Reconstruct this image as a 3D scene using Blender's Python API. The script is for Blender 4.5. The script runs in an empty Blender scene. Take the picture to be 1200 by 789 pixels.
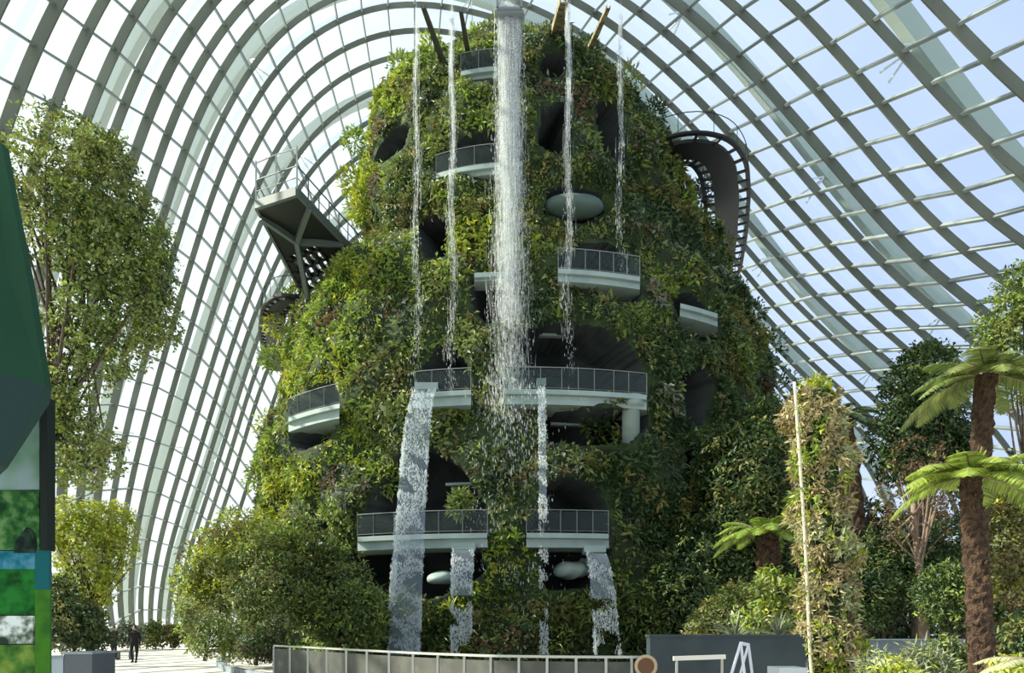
import bpy, math, random
import numpy as np
rnd = random.Random(7)
rng = np.random.default_rng(7)
sc = bpy.context.scene
col = sc.collection
W, H, F, HOR, EYE = 1200, 789, 850.0, 735.0, 1.7   # focal length in px, horizon row, eye height

# ---------------------------------------------------------------- camera
cam_d = bpy.data.cameras.new('camera'); cam = bpy.data.objects.new('camera', cam_d); col.objects.link(cam)
cam.location = (0, 0, EYE); cam.rotation_euler = (math.pi/2, 0, 0)
cam_d.sensor_width = 36; cam_d.lens = 36*F/W
cam_d.shift_y = (HOR-H/2)/W
cam_d.clip_end = 1000
sc.camera = cam

# ---------------------------------------------------------------- sky and sun
wd = bpy.data.worlds.new('sky'); sc.world = wd; wd.use_nodes = True
nt = wd.node_tree; nt.nodes.clear()
N = nt.nodes.new; L = nt.links.new
wo = N('ShaderNodeOutputWorld'); bg = N('ShaderNodeBackground'); bg.inputs[1].default_value = 1.15
tc = N('ShaderNodeTexCoord'); sx = N('ShaderNodeSeparateXYZ'); L(tc.outputs['Generated'], sx.inputs[0])
cl = N('ShaderNodeTexNoise'); cl.inputs['Scale'].default_value = 2.2; cl.inputs['Detail'].default_value = 5
L(tc.outputs['Generated'], cl.inputs['Vector'])
m1 = N('ShaderNodeMath'); m1.operation = 'MULTIPLY_ADD'; L(sx.outputs[0], m1.inputs[0]); m1.inputs[1].default_value = 0.95; m1.inputs[2].default_value = 0.02
m2 = N('ShaderNodeMath'); m2.operation = 'ADD'; L(m1.outputs[0], m2.inputs[0]); L(cl.outputs['Fac'], m2.inputs[1])
m3 = N('ShaderNodeMath'); m3.operation = 'MULTIPLY_ADD'; L(sx.outputs[2], m3.inputs[0]); m3.inputs[1].default_value = 0.25; m3.inputs[2].default_value = -0.1
m4 = N('ShaderNodeMath'); m4.operation = 'ADD'; L(m2.outputs[0], m4.inputs[0]); L(m3.outputs[0], m4.inputs[1])
cr = N('ShaderNodeValToRGB'); L(m4.outputs[0], cr.inputs[0])
e = cr.color_ramp.elements
e[0].position = 0.25; e[0].color = (0.84, 0.94, 0.98, 1)
e[1].position = 1.0; e[1].color = (0.52, 0.64, 0.90, 1)
e.new(0.6).color = (0.74, 0.85, 0.98, 1)
L(cr.outputs[0], bg.inputs[0]); L(bg.outputs[0], wo.inputs[0])

sun_d = bpy.data.lights.new('sun', 'SUN'); sun = bpy.data.objects.new('sun', sun_d); col.objects.link(sun)
sun_d.energy = 10.5; sun_d.angle = math.radians(0.8); sun_d.color = (1.0, 0.93, 0.78)
from mathutils import Vector, Matrix
SUN_FROM = Vector((-0.84, 0.03, 0.62)).normalized()
sun.rotation_euler = SUN_FROM.to_track_quat('Z', 'Y').to_euler(); sun.location = SUN_FROM*90

sc.view_settings.view_transform = 'Standard'; sc.view_settings.look = 'None'
sc.view_settings.exposure = 0.08; sc.view_settings.gamma = 1.0
sc.view_settings.use_curve_mapping = False
sc.cycles.max_bounces = 7; sc.cycles.diffuse_bounces = 3; sc.cycles.glossy_bounces = 3
sc.cycles.transparent_max_bounces = 48; sc.cycles.transmission_bounces = 4
sc.cycles.caustics_reflective = False; sc.cycles.caustics_refractive = False

# ---------------------------------------------------------------- helpers
def P(px, py, Y):
    return np.array(((px-W/2)*Y/F, Y, EYE+(HOR-py)*Y/F))
def proj(p):
    p = np.asarray(p, float); return W/2+p[..., 0]*F/p[..., 1], HOR-(p[..., 2]-EYE)*F/p[..., 1]

def mat(name, color, rough=0.6, metal=0.0, color2=None, scale=4.0, detail=4.0, spec=0.4, bump=0.0, bscale=None, island=0.0, trans=0.0, hue=0.0):
    """principled material; color2 blends in by object-space noise; island = brightness variation per leaf; trans = light through the leaf"""
    m = bpy.data.materials.new(name); m.use_nodes = True; t = m.node_tree; t.nodes.clear()
    n = t.nodes.new; l = t.links.new
    out = n('ShaderNodeOutputMaterial'); b = n('ShaderNodeBsdfPrincipled')
    b.inputs['Roughness'].default_value = rough; b.inputs['Metallic'].default_value = metal
    b.inputs['Specular IOR Level'].default_value = spec
    rgb = n('ShaderNodeRGB'); rgb.outputs[0].default_value = (*color, 1); c = rgb.outputs[0]
    tco = n('ShaderNodeTexCoord')
    if color2:
        nz = n('ShaderNodeTexNoise'); nz.inputs['Scale'].default_value = scale; nz.inputs['Detail'].default_value = detail
        l(tco.outputs['Object'], nz.inputs['Vector'])
        rp = n('ShaderNodeMapRange'); rp.inputs[1].default_value = 0.38; rp.inputs[2].default_value = 0.62; l(nz.outputs['Fac'], rp.inputs[0])
        mx = n('ShaderNodeMix'); mx.data_type = 'RGBA'; l(rp.outputs[0], mx.inputs[0]); l(c, mx.inputs[6]); mx.inputs[7].default_value = (*color2, 1)
        c = mx.outputs[2]
    if island:
        g = n('ShaderNodeNewGeometry'); hs = n('ShaderNodeHueSaturation')
        mr = n('ShaderNodeMapRange'); mr.inputs[3].default_value = 1-island; mr.inputs[4].default_value = 1+island
        l(g.outputs['Random Per Island'], mr.inputs[0]); l(mr.outputs[0], hs.inputs['Value'])
        wn = n('ShaderNodeTexWhiteNoise'); wn.noise_dimensions = '1D'; l(g.outputs['Random Per Island'], wn.inputs['W'])
        mh = n('ShaderNodeMapRange'); mh.inputs[3].default_value = 0.5-hue; mh.inputs[4].default_value = 0.5+hue
        l(wn.outputs['Value'], mh.inputs[0]); l(mh.outputs[0], hs.inputs['Hue'])
        l(c, hs.inputs['Color']); c = hs.outputs[0]
    l(c, b.inputs['Base Color'])
    if bump:
        bz = n('ShaderNodeTexNoise'); bz.inputs['Scale'].default_value = bscale or scale; bz.inputs['Detail'].default_value = 6
        l(tco.outputs['Object'], bz.inputs['Vector'])
        bp = n('ShaderNodeBump'); bp.inputs['Strength'].default_value = bump; bp.inputs['Distance'].default_value = 0.1
        l(bz.outputs['Fac'], bp.inputs['Height']); l(bp.outputs[0], b.inputs['Normal'])
    if trans:
        tr = n('ShaderNodeBsdfTranslucent'); l(c, tr.inputs[0]); ms = n('ShaderNodeMixShader'); ms.inputs[0].default_value = trans
        l(b.outputs[0], ms.inputs[1]); l(tr.outputs[0], ms.inputs[2]); l(ms.outputs[0], out.inputs[0])
    else:
        l(b.outputs[0], out.inputs[0])
    return m

def link(name, me, mats, parent=None, loc=None):
    o = bpy.data.objects.new(name, me); col.objects.link(o)
    for m in (mats if isinstance(mats, (list, tuple)) else [mats]): me.materials.append(m)
    if parent:
        o.parent = parent
        if '_o' in parent: o['_o'] = list(parent['_o'])
    if loc is not None: o.location = loc
    return o
def tag(o, label=None, cat=None, group=None, kind=None):
    for k, v in (('label', label), ('category', cat), ('group', group), ('kind', kind)):
        if v: o[k] = v
    return o
def empty(name, loc=(0, 0, 0)):
    o = bpy.data.objects.new(name, None); col.objects.link(o); o.location = loc; o.empty_display_size = .3; return o

class MB:
    """collects shapes (world coordinates) and links them as one mesh; origin is subtracted so the object sits at its parent's origin"""
    def __init__(s): s.v = []; s.f = []; s.mi = []; s.n = 0
    def add(s, v, f, mi=0):
        v = np.asarray(v, float).reshape(-1, 3); s.v.append(v)
        s.f += [tuple(int(i)+s.n for i in q) for q in f]; s.mi += [mi]*len(f); s.n += len(v)
    def box(s, c, size, rz=0.0, mi=0, M=None):
        x, y, z = [d/2 for d in size]
        v = np.array([(a*x, b*y, d*z) for a in (-1, 1) for b in (-1, 1) for d in (-1, 1)])
        if M is not None: v = v@np.array(M).T
        elif rz:
            cc, ss = math.cos(rz), math.sin(rz); v = v@np.array([(cc, ss, 0), (-ss, cc, 0), (0, 0, 1)])
        s.add(v+np.asarray(c, float), [(0, 1, 3, 2), (4, 6, 7, 5), (0, 4, 5, 1), (2, 3, 7, 6), (0, 2, 6, 4), (1, 5, 7, 3)], mi)
    def bar(s, a, b, w, h, mi=0, up=(0, 0, 1)):
        a = np.asarray(a, float); b = np.asarray(b, float); d = b-a; Ln = np.linalg.norm(d)
        if Ln < 1e-6: return
        d /= Ln; u = np.cross(np.asarray(up, float), d)
        if np.linalg.norm(u) < 1e-3: u = np.cross((1, 0, 0), d)
        u /= np.linalg.norm(u); v = np.cross(d, u)
        s.box((a+b)/2, (Ln, w, h), M=np.stack([d, u, v], 1), mi=mi)
    def tube(s, pts, r, n=8, mi=0, cap=True):
        pts = np.asarray(pts, float); m = len(pts); r = np.broadcast_to(np.asarray(r, float), (m,))
        T = np.gradient(pts, axis=0); T /= np.linalg.norm(T, axis=1)[:, None]+1e-9
        ref = np.array((0.0, 0, 1)) if abs(T[0, 2]) < .9 else np.array((1.0, 0, 0))
        V = []; u = None
        for i in range(m):
            if u is None: u = np.cross(T[i], ref)
            u = u-T[i]*u.dot(T[i]); u /= np.linalg.norm(u)+1e-9; w = np.cross(T[i], u)
            a = np.linspace(0, 2*np.pi, n, endpoint=False)
            V.append(pts[i]+r[i]*(np.cos(a)[:, None]*u+np.sin(a)[:, None]*w))
        Fc = [(i*n+j, i*n+(j+1) % n, (i+1)*n+(j+1) % n, (i+1)*n+j) for i in range(m-1) for j in range(n)]
        if cap: Fc += [tuple(range(n-1, -1, -1)), tuple((m-1)*n+j for j in range(n))]
        s.add(np.concatenate(V), Fc, mi)
    def sweep(s, A, mi=0, cap=True):
        """A: (m, n, 3) closed sections"""
        m, n, _ = A.shape
        Fc = [(i*n+j, i*n+(j+1) % n, (i+1)*n+(j+1) % n, (i+1)*n+j) for i in range(m-1) for j in range(n)]
        if cap: Fc += [tuple(range(n-1, -1, -1)), tuple((m-1)*n+j for j in range(n))]
        s.add(A.reshape(-1, 3), Fc, mi)
    def build(s, name, mats, parent=None, smooth=False):
        me = bpy.data.meshes.new(name); V = np.concatenate(s.v)
        org = np.array(parent.matrix_world.translation) if False else (np.array(parent['_o']) if parent is not None and '_o' in parent else np.zeros(3))
        me.from_pydata((V-org).tolist(), [], s.f)
        if len(set(s.mi)) > 1: me.polygons.foreach_set('material_index', s.mi)
        if smooth: me.shade_smooth()
        me.update()
        return link(name, me, mats, parent)

def root(name, loc, label, cat, group=None):
    o = empty(name, loc); o['_o'] = list(map(float, loc)); tag(o, label, cat, group); return o

def fast_mesh(name, V, Q, mats, parent=None, mi=None, smooth=False):
    """big vectorised mesh of equal n-gons"""
    me = bpy.data.meshes.new(name); V = np.asarray(V, np.float32)
    if parent is not None and '_o' in parent: V = V-np.array(parent['_o'], np.float32)
    Q = np.asarray(Q, np.int32); nf, k = Q.shape
    me.vertices.add(len(V)); me.vertices.foreach_set('co', V.ravel())
    me.loops.add(nf*k); me.loops.foreach_set('vertex_index', Q.ravel())
    me.polygons.add(nf); me.polygons.foreach_set('loop_start', np.arange(0, nf*k, k, dtype=np.int32))
    if mi is not None: me.polygons.foreach_set('material_index', np.asarray(mi, np.int32))
    if smooth: me.polygons.foreach_set('use_smooth', np.ones(nf, bool))
    me.update(calc_edges=True)
    return link(name, me, mats, parent)

def nrm(a): return a/(np.linalg.norm(a, axis=-1, keepdims=True)+1e-9)
class Leaves:
    """many small folded leaves, each a real bent blade"""
    def __init__(s): s.b = []; s.d = []; s.n = []; s.l = []; s.w = []; s.m = []
    def add(s, base, d, n, l, w, m):
        k = len(base)
        s.b.append(base); s.d.append(nrm(d)); s.n.append(n)
        s.l.append(np.broadcast_to(l, (k,))); s.w.append(np.broadcast_to(w, (k,))); s.m.append(np.broadcast_to(m, (k,)))
    def build(s, name, mats, parent=None, fold=.25, droop=.18):
        B = np.concatenate(s.b); D = np.concatenate(s.d); Nn = np.concatenate(s.n)
        l = np.concatenate(s.l)[:, None]; w = np.concatenate(s.w)[:, None]; m = np.concatenate(s.m)
        S = nrm(np.cross(D, Nn)); U = nrm(np.cross(S, D))
        v0 = B; v1 = B+D*l*.42+S*w*.5+U*w*fold; v3 = B+D*l*.42-S*w*.5+U*w*fold; v2 = B+D*l-U*l*droop
        V = np.stack([v0, v1, v2, v3], 1).reshape(-1, 3)
        i = np.arange(len(B))*4
        Q = np.stack([np.stack([i, i+1, i+2], 1), np.stack([i, i+2, i+3], 1)], 1).reshape(-1, 3)
        return fast_mesh(name, V, Q, mats, parent, mi=np.repeat(m, 2))

def rdir(n): return nrm(rng.normal(size=(n, 3)))

# ---------------------------------------------------------------- materials
M = {}
M['steel'] = mat('rib_steel', (0.125, 0.14, 0.105), .55, .0, (0.16, 0.175, 0.135), .3)
M['purlin'] = mat('purlin_steel', (0.24, 0.28, 0.265), .5)
M['arch'] = mat('outer_arch_steel', (0.42, 0.50, 0.43), .6)
M['white'] = mat('white_paint', (0.8, 0.82, 0.8), .4)
M['slab'] = mat('balcony_concrete', (0.30, 0.38, 0.355), .6, 0, (0.25, 0.32, 0.30), 1.2)
M['dark'] = mat('hollow_shade_concrete', (0.022, 0.028, 0.026), .8, 0, (0.010, 0.014, 0.014), .8)  # concrete inside the hollows, their shade painted in as near-black
M['soil'] = mat('planting_felt', (0.03, 0.055, 0.014), .95, 0, (0.016, 0.026, 0.010), 1.5, bump=1, bscale=5)
M['deck'] = mat('walkway_steel', (0.010, 0.013, 0.012), .5, .2)
M['deckl'] = mat('walkway_edge', (0.085, 0.11, 0.10), .5)
M['rail_dim'] = mat('terrace_rail', (0.17, 0.19, 0.18), .5)
M['rail'] = mat('railing_metal', (0.40, 0.42, 0.38), .4, .3)
M['bark'] = mat('bark', (0.055, 0.04, 0.028), .9, 0, (0.1, 0.08, 0.06), 6, bump=.6, bscale=14)
M['fernbark'] = mat('fibrous_trunk', (0.10, 0.062, 0.034), .95, 0, (0.04, 0.022, 0.014), 9, bump=1, bscale=30)
M['palebark'] = mat('pale_bark', (0.30, 0.22, 0.17), .9, 0, (0.2, 0.14, 0.1), 6)
M['floor'] = mat('paving', (0.62, 0.60, 0.53), .75, 0, (0.54, 0.52, 0.46), .8)
M['black'] = mat('black_cloth', (0.012, 0.012, 0.013), .9)
M['grey_cloth'] = mat('dark_grey_cloth', (0.03, 0.028, 0.028), .9)
M['skin'] = mat('skin', (0.45, 0.27, 0.18), .6)
M['hair'] = mat('dark_hair', (0.015, 0.01, 0.008), .6)
LEAF = dict(
 yellow=mat('leaf_yellow_green', (0.44, 0.46, 0.05), .5, island=.4, trans=.35, hue=.02, color2=(0.30, 0.38, 0.04), scale=.9),
 lime=mat('leaf_lime', (0.30, 0.38, 0.07), .5, island=.4, trans=.35, hue=.02, color2=(0.19, 0.29, 0.035), scale=.7),
 mid=mat('leaf_mid_green', (0.165, 0.23, 0.055), .5, island=.4, trans=.3, hue=.02, color2=(0.22, 0.25, 0.07), scale=.6),
 dark=mat('leaf_dark_green', (0.07, 0.115, 0.032), .45, island=.4, trans=.25, hue=.02, color2=(0.03, 0.065, 0.02), scale=.6),
 olive=mat('leaf_olive', (0.25, 0.23, 0.07), .55, island=.4, trans=.3, hue=.02, color2=(0.12, 0.14, 0.035), scale=.8),
 rust=mat('leaf_rust', (0.17, 0.115, 0.06), .6, island=.4, trans=.25, hue=.015),
 grey=mat('leaf_grey_green', (0.20, 0.24, 0.16), .5, island=.35, trans=.2, hue=.02),
 straw=mat('leaf_straw', (0.50, 0.42, 0.22), .6, island=.4, trans=.25, hue=.02, color2=(0.30, 0.26, 0.12), scale=3),
 pale=mat('leaf_pale', (0.42, 0.46, 0.24), .5, island=.3, trans=.3, hue=.02),
)
LK = list(LEAF); LM = [LEAF[k] for k in LK]; LI = {k: i for i, k in enumerate(LK)}
# ---------------------------------------------------------------- glass vault
# radius of each arch about a point low inside the hall: rows are arches (front to back), columns run from the right foot over the top to the left foot
GRID = np.array([[36.25,39.29,40.89,40.7,39.3,37.52,36.01,35.13,34.77,34.57,34.2,33.51,32.49,31.25,29.86,28.38,26.76,25.04,23.28,21.5,19.7,17.91,16.11],[35.77,40.65,42.05,40.93,38.7,36.53,35.39,35.32,35.74,36.22,36.45,36.24,35.47,34.13,32.28,30.11,27.97,26.1,24.38,22.74,21.16,19.61,18.07],[35.81,41.62,42.86,41.08,38.16,35.66,34.93,35.61,36.7,37.8,38.63,38.94,38.45,37.03,34.73,31.81,29.17,27.16,25.47,23.99,22.63,21.31,20.02],[36.24,42.13,43.26,41.16,37.82,35.34,35.03,36.04,37.57,39.22,40.67,41.54,41.39,39.94,37.16,33.52,30.47,28.23,26.57,25.24,24.09,23.01,21.97],[36.48,42.28,43.4,41.27,37.89,35.73,35.53,36.49,38.24,40.41,42.47,43.92,44.21,42.74,39.3,35.01,31.63,29.25,27.64,26.48,25.54,24.71,23.9],[36.09,42.15,43.45,41.51,38.41,36.46,36.09,36.88,38.7,41.29,43.95,45.93,46.71,45.18,40.87,36.09,32.54,30.15,28.64,27.67,26.96,26.37,25.8],[35.16,41.85,43.42,41.77,39.02,37.09,36.54,37.3,39.33,42.14,45.09,47.4,48.6,46.76,41.73,36.75,33.2,30.88,29.51,28.74,28.3,27.98,27.64],[34.78,41.48,43.17,41.9,39.52,37.58,37.01,37.98,40.24,43.12,46.06,48.4,49.38,47.23,42.08,37.14,33.65,31.42,30.13,29.58,29.48,29.48,29.37],[35.23,41.01,42.61,41.82,40.0,38.31,37.92,39.13,41.39,44.13,46.81,48.77,49.17,46.92,42.24,37.56,34.16,31.94,30.68,30.26,30.42,30.76,30.97],[36.01,40.39,41.8,41.55,40.48,39.46,39.38,40.59,42.69,45.15,47.37,48.7,48.45,46.23,42.41,38.32,35.0,32.7,31.42,31.03,31.31,31.88,32.45],[36.93,39.58,40.89,41.22,40.96,40.7,41.01,42.17,44.05,46.16,47.84,48.45,47.63,45.51,42.51,39.11,35.95,33.57,32.21,31.83,32.18,32.95,33.88]])
NT, T0, T1 = 23, -0.15, math.pi+0.15
KS0, KS1 = -8.0, 12.0
CX, CZ = -3.0, 3.0
ROOF = tag(empty('ceiling'), kind='structure')
def arch(k, n=700):
    g = (min(max(k, KS0), KS1)-KS0)/2; i = min(int(g), len(GRID)-2); row = GRID[i]*(1-(g-i))+GRID[i+1]*(g-i)
    if k > 11: row = row*(1-.006*(k-11)**2)
    x = np.linspace(0, NT-1, n); r = np.interp(x, np.arange(NT), row)
    ker = np.hanning(61); ker /= ker.sum()
    r = np.convolve(np.pad(r, 30, mode='edge'), ker, 'valid')
    t = np.linspace(T0, T1, n); X = CX+r*np.cos(t); Z = CZ+r*np.sin(t)
    s = np.concatenate([[0], np.cumsum(np.hypot(np.diff(X), np.diff(Z)))])
    top = Z > 25
    j = np.where(top)[0][np.argmin(np.abs(X[top]+12.1))]
    return s-s[j], X, Z
def arch_at(k, sv):
    s, X, Z = arch(k); x = np.interp(sv, s, X); z = np.interp(sv, s, Z)
    e_ = .3; tx = np.interp(sv+e_, s, X)-np.interp(sv-e_, s, X); tz = np.interp(sv+e_, s, Z)-np.interp(sv-e_, s, Z)
    q = np.hypot(tx, tz)+1e-9; nx, nz = tz/q, -tx/q                     # outward normal
    flip = np.sign(nx*(x-CX)+nz*(z-CZ)); return x, z, nx*flip, nz*flip
def YK(k): return 60+3.0*(k-5)
K0, K1 = -9, 14
def node_s(n, k):
    sg = -0.2+(2.07 if n > 0 else 2.13)*n
    a = min(max((8-sg)/23, 0), 1); g = (0.4 if k < 4 else 0.0)*(1-a)+(.86 if k < 4 else .6)*a
    return sg-(4-k)*g
NN = list(range(-31, 28))
def span(k):
    s, X, Z = arch(k); ok = Z > .15; return s[ok].min(), s[ok].max()
NODE = {}
for k in range(K0, K1+1):
    lo, hi = span(k); sv = np.clip([node_s(n, k) for n in NN], lo, hi)
    NODE[k] = (sv,)+arch_at(k, sv)
# glass skin, one mesh
gm = bpy.data.materials.new('glass'); gm.use_nodes = True; t = gm.node_tree; t.nodes.clear()
o_ = t.nodes.new('ShaderNodeOutputMaterial'); tr = t.nodes.new('ShaderNodeBsdfTransparent'); tr.inputs[0].default_value = (.93, .97, .965, 1)
gl = t.nodes.new('ShaderNodeBsdfGlossy'); gl.inputs['Roughness'].default_value = .08; gl.inputs[0].default_value = (.9, .95, .95, 1)
df = t.nodes.new('ShaderNodeBsdfTranslucent'); df.inputs[0].default_value = (.85, .92, .9, 1)
ms = t.nodes.new('ShaderNodeMixShader'); ms.inputs[0].default_value = .04; ms2 = t.nodes.new('ShaderNodeMixShader'); ms2.inputs[0].default_value = .06
t.links.new(tr.outputs[0], ms.inputs[1]); t.links.new(gl.outputs[0], ms.inputs[2]); t.links.new(ms.outputs[0], ms2.inputs[1]); t.links.new(df.outputs[0], ms2.inputs[2]); t.links.new(ms2.outputs[0], o_.inputs[0])
M['glass'] = gm
V = []; 
for k in range(K0, K1+1):
    sv, x, z, nx, nz = NODE[k]
    V.append(np.stack([x+nx*.05, np.full(len(x), YK(k)), z+nz*.05], 1))
V = np.concatenate(V); n_ = len(NN)
Q = [(a*n_+b, a*n_+b+1, (a+1)*n_+b+1, (a+1)*n_+b) for a in range(K1-K0) for b in range(n_-1)]
fast_mesh('glass_skin', V, Q, gm, ROOF)
for k in range(K0, K1+1):
    lo, hi = span(k); sv = np.arange(lo, hi, 1.0); x, z, nx, nz = arch_at(k, sv)
    dp = (.64 if k % 4 == 0 else .54) if k < 3 else .44
    A = np.zeros((len(sv), 4, 3))
    for j, (o1, yy) in enumerate(((0, -.045), (0, .045), (-dp, .045), (-dp, -.045))):
        A[:, j, 0] = x+nx*o1; A[:, j, 1] = YK(k)+yy; A[:, j, 2] = z+nz*o1
    b = MB(); b.sweep(A); b.build('steel_rib', M['steel'], ROOF)
for i, n in enumerate(NN):
    pts = []; nn = []
    for k in range(K0, K1+1):
        sv, x, z, nx, nz = NODE[k]
        if z[i] > .3: pts.append((x[i], YK(k), z[i])); nn.append((nx[i], 0, nz[i]))
    if len(pts) < 3: continue
    pts = np.array(pts); nn = np.array(nn); T = np.stack([-nn[:, 2], nn[:, 1], nn[:, 0]], 1)
    WD = .055 if n > -6 else .085
    A = np.stack([pts+T*WD-nn*.02, pts-T*WD-nn*.02, pts-T*WD-nn*.3, pts+T*WD-nn*.3], 1)
    b = MB(); b.sweep(A); b.build('purlin', M['purlin'], ROOF)
# great white arches outside the glass, with V struts down to the glass
for kl in (-8.6, -4.6, -.6, 3.4, 7.4, 11.4):
    kr = kl+2.4; km = (kl+kr)/2
    s, X, Z = arch(km); ok = Z > .1; s, X, Z = s[ok][::8], X[ok][::8], Z[ok][::8]
    kk = km+(kr-kl)*np.clip(X/56, -.6, .6)
    pts = []; nn = []
    for q in range(len(s)):
        x, z, nx, nz = arch_at(kk[q], np.array([s[q]])); pts.append((x[0]+nx[0]*1.5, YK(kk[q]), z[0]+nz[0]*1.5)); nn.append((nx[0], 0, nz[0]))
    pts = np.array(pts); nn = np.array(nn); U = np.array((0, 1.0, 0))
    A = np.stack([pts+U*.34, pts-U*.34, pts-U*.34+nn*1.0, pts+U*.34+nn*1.0], 1)
    b = MB(); b.sweep(A); oa = b.build('outer_arch', M['arch'], ROOF)
    v = MB()
    for q in range(6, len(pts)-4, 9):
        for dy in (-.9, .9):
            for dx in (-.35, .35):
                T = np.array((-nn[q][2], 0, nn[q][0]))
                v.bar(pts[q]+U*np.sign(dy)*.2, pts[q]-nn[q]*1.35+U*dy+T*dx, .08, .08)
    v.build('v_strut', M['white'], oa)

# ---------------------------------------------------------------- ground
b = MB(); b.box((0, 45, -.05), (120, 130, .1)); tag(b.build('floor', M['floor']), kind='structure')
# ---------------------------------------------------------------- planted mountain
MY = 49.0; MZ = 37.9
TZ = np.array([0, 9, 12.6, 17, 20.4, 21.6, 22.8, 26.3, 30.2, 33.0, 34.8, 36.3, 37.3, 37.9])
TL = np.array([16.6, 16.0, 15.6, 14.4, 13.8, 12.8, 9.9, 9.8, 10.0, 9.8, 8.9, 6.8, 4.4, .3])
TR = np.array([18.2, 17.2, 16.8, 15.8, 14.8, 14.2, 13.6, 11.9, 10.7, 8.4, 6.2, 4.5, 3.0, .3])
TF = np.array([16.3, 15.9, 15.3, 14.5, 13.7, 13.2, 12.9, 12.6, 11.4, 10.2, 8.8, 6.8, 4.4, .3])
def surf(th, z, off=0.0):
    """th: 0 = right, -pi/2 = towards the camera, pi = left"""
    th = np.asarray(th, float); z = np.asarray(z, float)
    a = np.where(np.cos(th) > 0, np.interp(z, TZ, TR), np.interp(z, TZ, TL))+off; f = np.interp(z, TZ, TF)+off
    ex = .96
    c, s = np.cos(th), np.sin(th)
    x = a*np.sign(c)*np.abs(c)**ex; y = f*np.sign(s)*np.abs(s)**ex
    return np.stack([x+.25, MY+y, np.broadcast_to(z, x.shape)], -1)
def lump(p):
    return .55*np.sin(p[..., 0]*.55+p[..., 2]*.35+1.3)*np.sin(p[..., 2]*.62+p[..., 0]*.21)+.35*np.sin(p[..., 0]*1.3+2)*np.sin(p[..., 2]*1.15+p[..., 1]*.6)
# hollows behind the balconies, traced where they open on the face of the mountain
HOLLOW = [
 [(420, 629), (437, 585), (462, 548), (480, 520), (512, 528), (540, 548), (566, 590), (572, 629)],
 [(618, 629), (634, 592), (640, 566), (670, 560), (698, 572), (712, 600), (714, 629)],
 [(412, 644), (560, 640), (566, 670), (540, 690), (500, 702), (440, 694), (408, 670)], [(634, 640), (716, 640), (706, 676), (690, 690), (640, 690)],
 [(486, 458), (496, 432), (516, 408), (530, 405), (546, 425), (550, 458)],
 [(592, 458), (596, 425), (612, 396), (640, 380), (700, 384), (734, 402), (750, 430), (758, 462)],
 [(638, 479), (757, 480), (758, 500), (738, 518), (690, 522), (645, 520)],
 [(338, 500), (342, 478), (366, 455), (388, 448), (398, 462), (397, 480), (360, 492)], [(342, 512), (396, 494), (384, 516), (356, 528), (343, 524)],
 [(654, 315), (660, 298), (680, 286), (712, 285), (736, 300), (750, 338), (748, 354), (720, 352), (690, 334)],
 [(553, 338), (560, 322), (596, 318), (600, 372), (570, 378), (556, 362)],
 [(490, 264), (508, 250), (522, 258), (521, 300), (500, 302)],
 [(438, 190), (444, 174), (460, 155), (476, 145), (480, 150), (472, 174), (450, 190)],
 [(510, 205), (518, 185), (545, 162), (590, 150), (612, 150), (610, 186), (560, 192)],
 [(700, 122), (718, 120), (728, 140), (733, 186), (722, 194), (708, 180), (701, 150)],
 [(633, 78), (640, 66), (656, 62), (664, 76), (656, 90), (640, 90)],
 [(540, 84), (546, 70), (572, 62), (584, 68), (584, 92), (556, 96)],
 [(788, 348), (806, 344), (842, 378), (838, 394), (820, 400), (800, 384)],
 [(632, 168), (636, 128), (664, 118), (668, 160), (652, 182)],
 [(640, 250), (642, 222), (668, 218), (698, 226), (706, 250), (680, 262)],
 [(346, 606), (366, 598), (388, 612), (384, 632), (352, 630)], [(348, 642), (384, 641), (376, 656), (352, 656)],
 [(800, 440), (822, 430), (834, 450), (820, 500), (806, 490)], [(806, 530), (826, 520), (838, 550), (826, 590), (810, 570)],
]
def in_poly(x, y, poly):
    inside = np.zeros(x.shape, bool); n = len(poly)
    for i in range(n):
        x1, y1 = poly[i]; x2, y2 = poly[(i+1) % n]
        c = ((y1 > y) != (y2 > y)) & (x < (x2-x1)*(y-y1)/((y2-y1) or 1e-9)+x1); inside ^= c
    return inside
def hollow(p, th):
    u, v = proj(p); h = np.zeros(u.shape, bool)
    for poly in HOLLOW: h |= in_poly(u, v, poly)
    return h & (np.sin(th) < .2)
MT = root('planted_mountain', (0.25, MY, 0), 'towering hollow mountain clad in green plants with curved concrete balconies in the glass hall', 'mountain')
nth, nz = 560, 420
th = np.linspace(-math.pi, math.pi, nth, endpoint=False); zz = np.linspace(0, MZ, nz)
TH, ZZ = np.meshgrid(th, zz); S = surf(TH, ZZ); O = surf(TH, ZZ, -1.0); Nrm = nrm(S-O)
S = S+Nrm*lump(S)[..., None]
hol = hollow(S, TH)
depth = np.where(ZZ > 30, 2.2, 3.4)
Sd = S-np.stack([Nrm[..., 0], Nrm[..., 1], 0*Nrm[..., 2]], -1)*(hol*depth)[..., None]
V = Sd.reshape(-1, 3); idx = np.arange(nth*nz).reshape(nz, nth)
a = idx[:-1]; b_ = np.roll(idx, -1, 1)[:-1]; c = np.roll(idx, -1, 1)[1:]; d = idx[1:]
Q = np.stack([a, b_, c, d], -1).reshape(-1, 4)
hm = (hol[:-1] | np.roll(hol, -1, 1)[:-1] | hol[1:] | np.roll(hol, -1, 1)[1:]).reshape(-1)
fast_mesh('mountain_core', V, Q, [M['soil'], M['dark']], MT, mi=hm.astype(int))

def smooth_noise(p, sc_, seed):
    r = np.random.default_rng(seed); out = np.zeros(p.shape[0])
    for _ in range(7):
        d_ = r.normal(size=3)*sc_; out += np.sin(p@d_+r.uniform(0, 6.28))
    return out/7**.5
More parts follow.
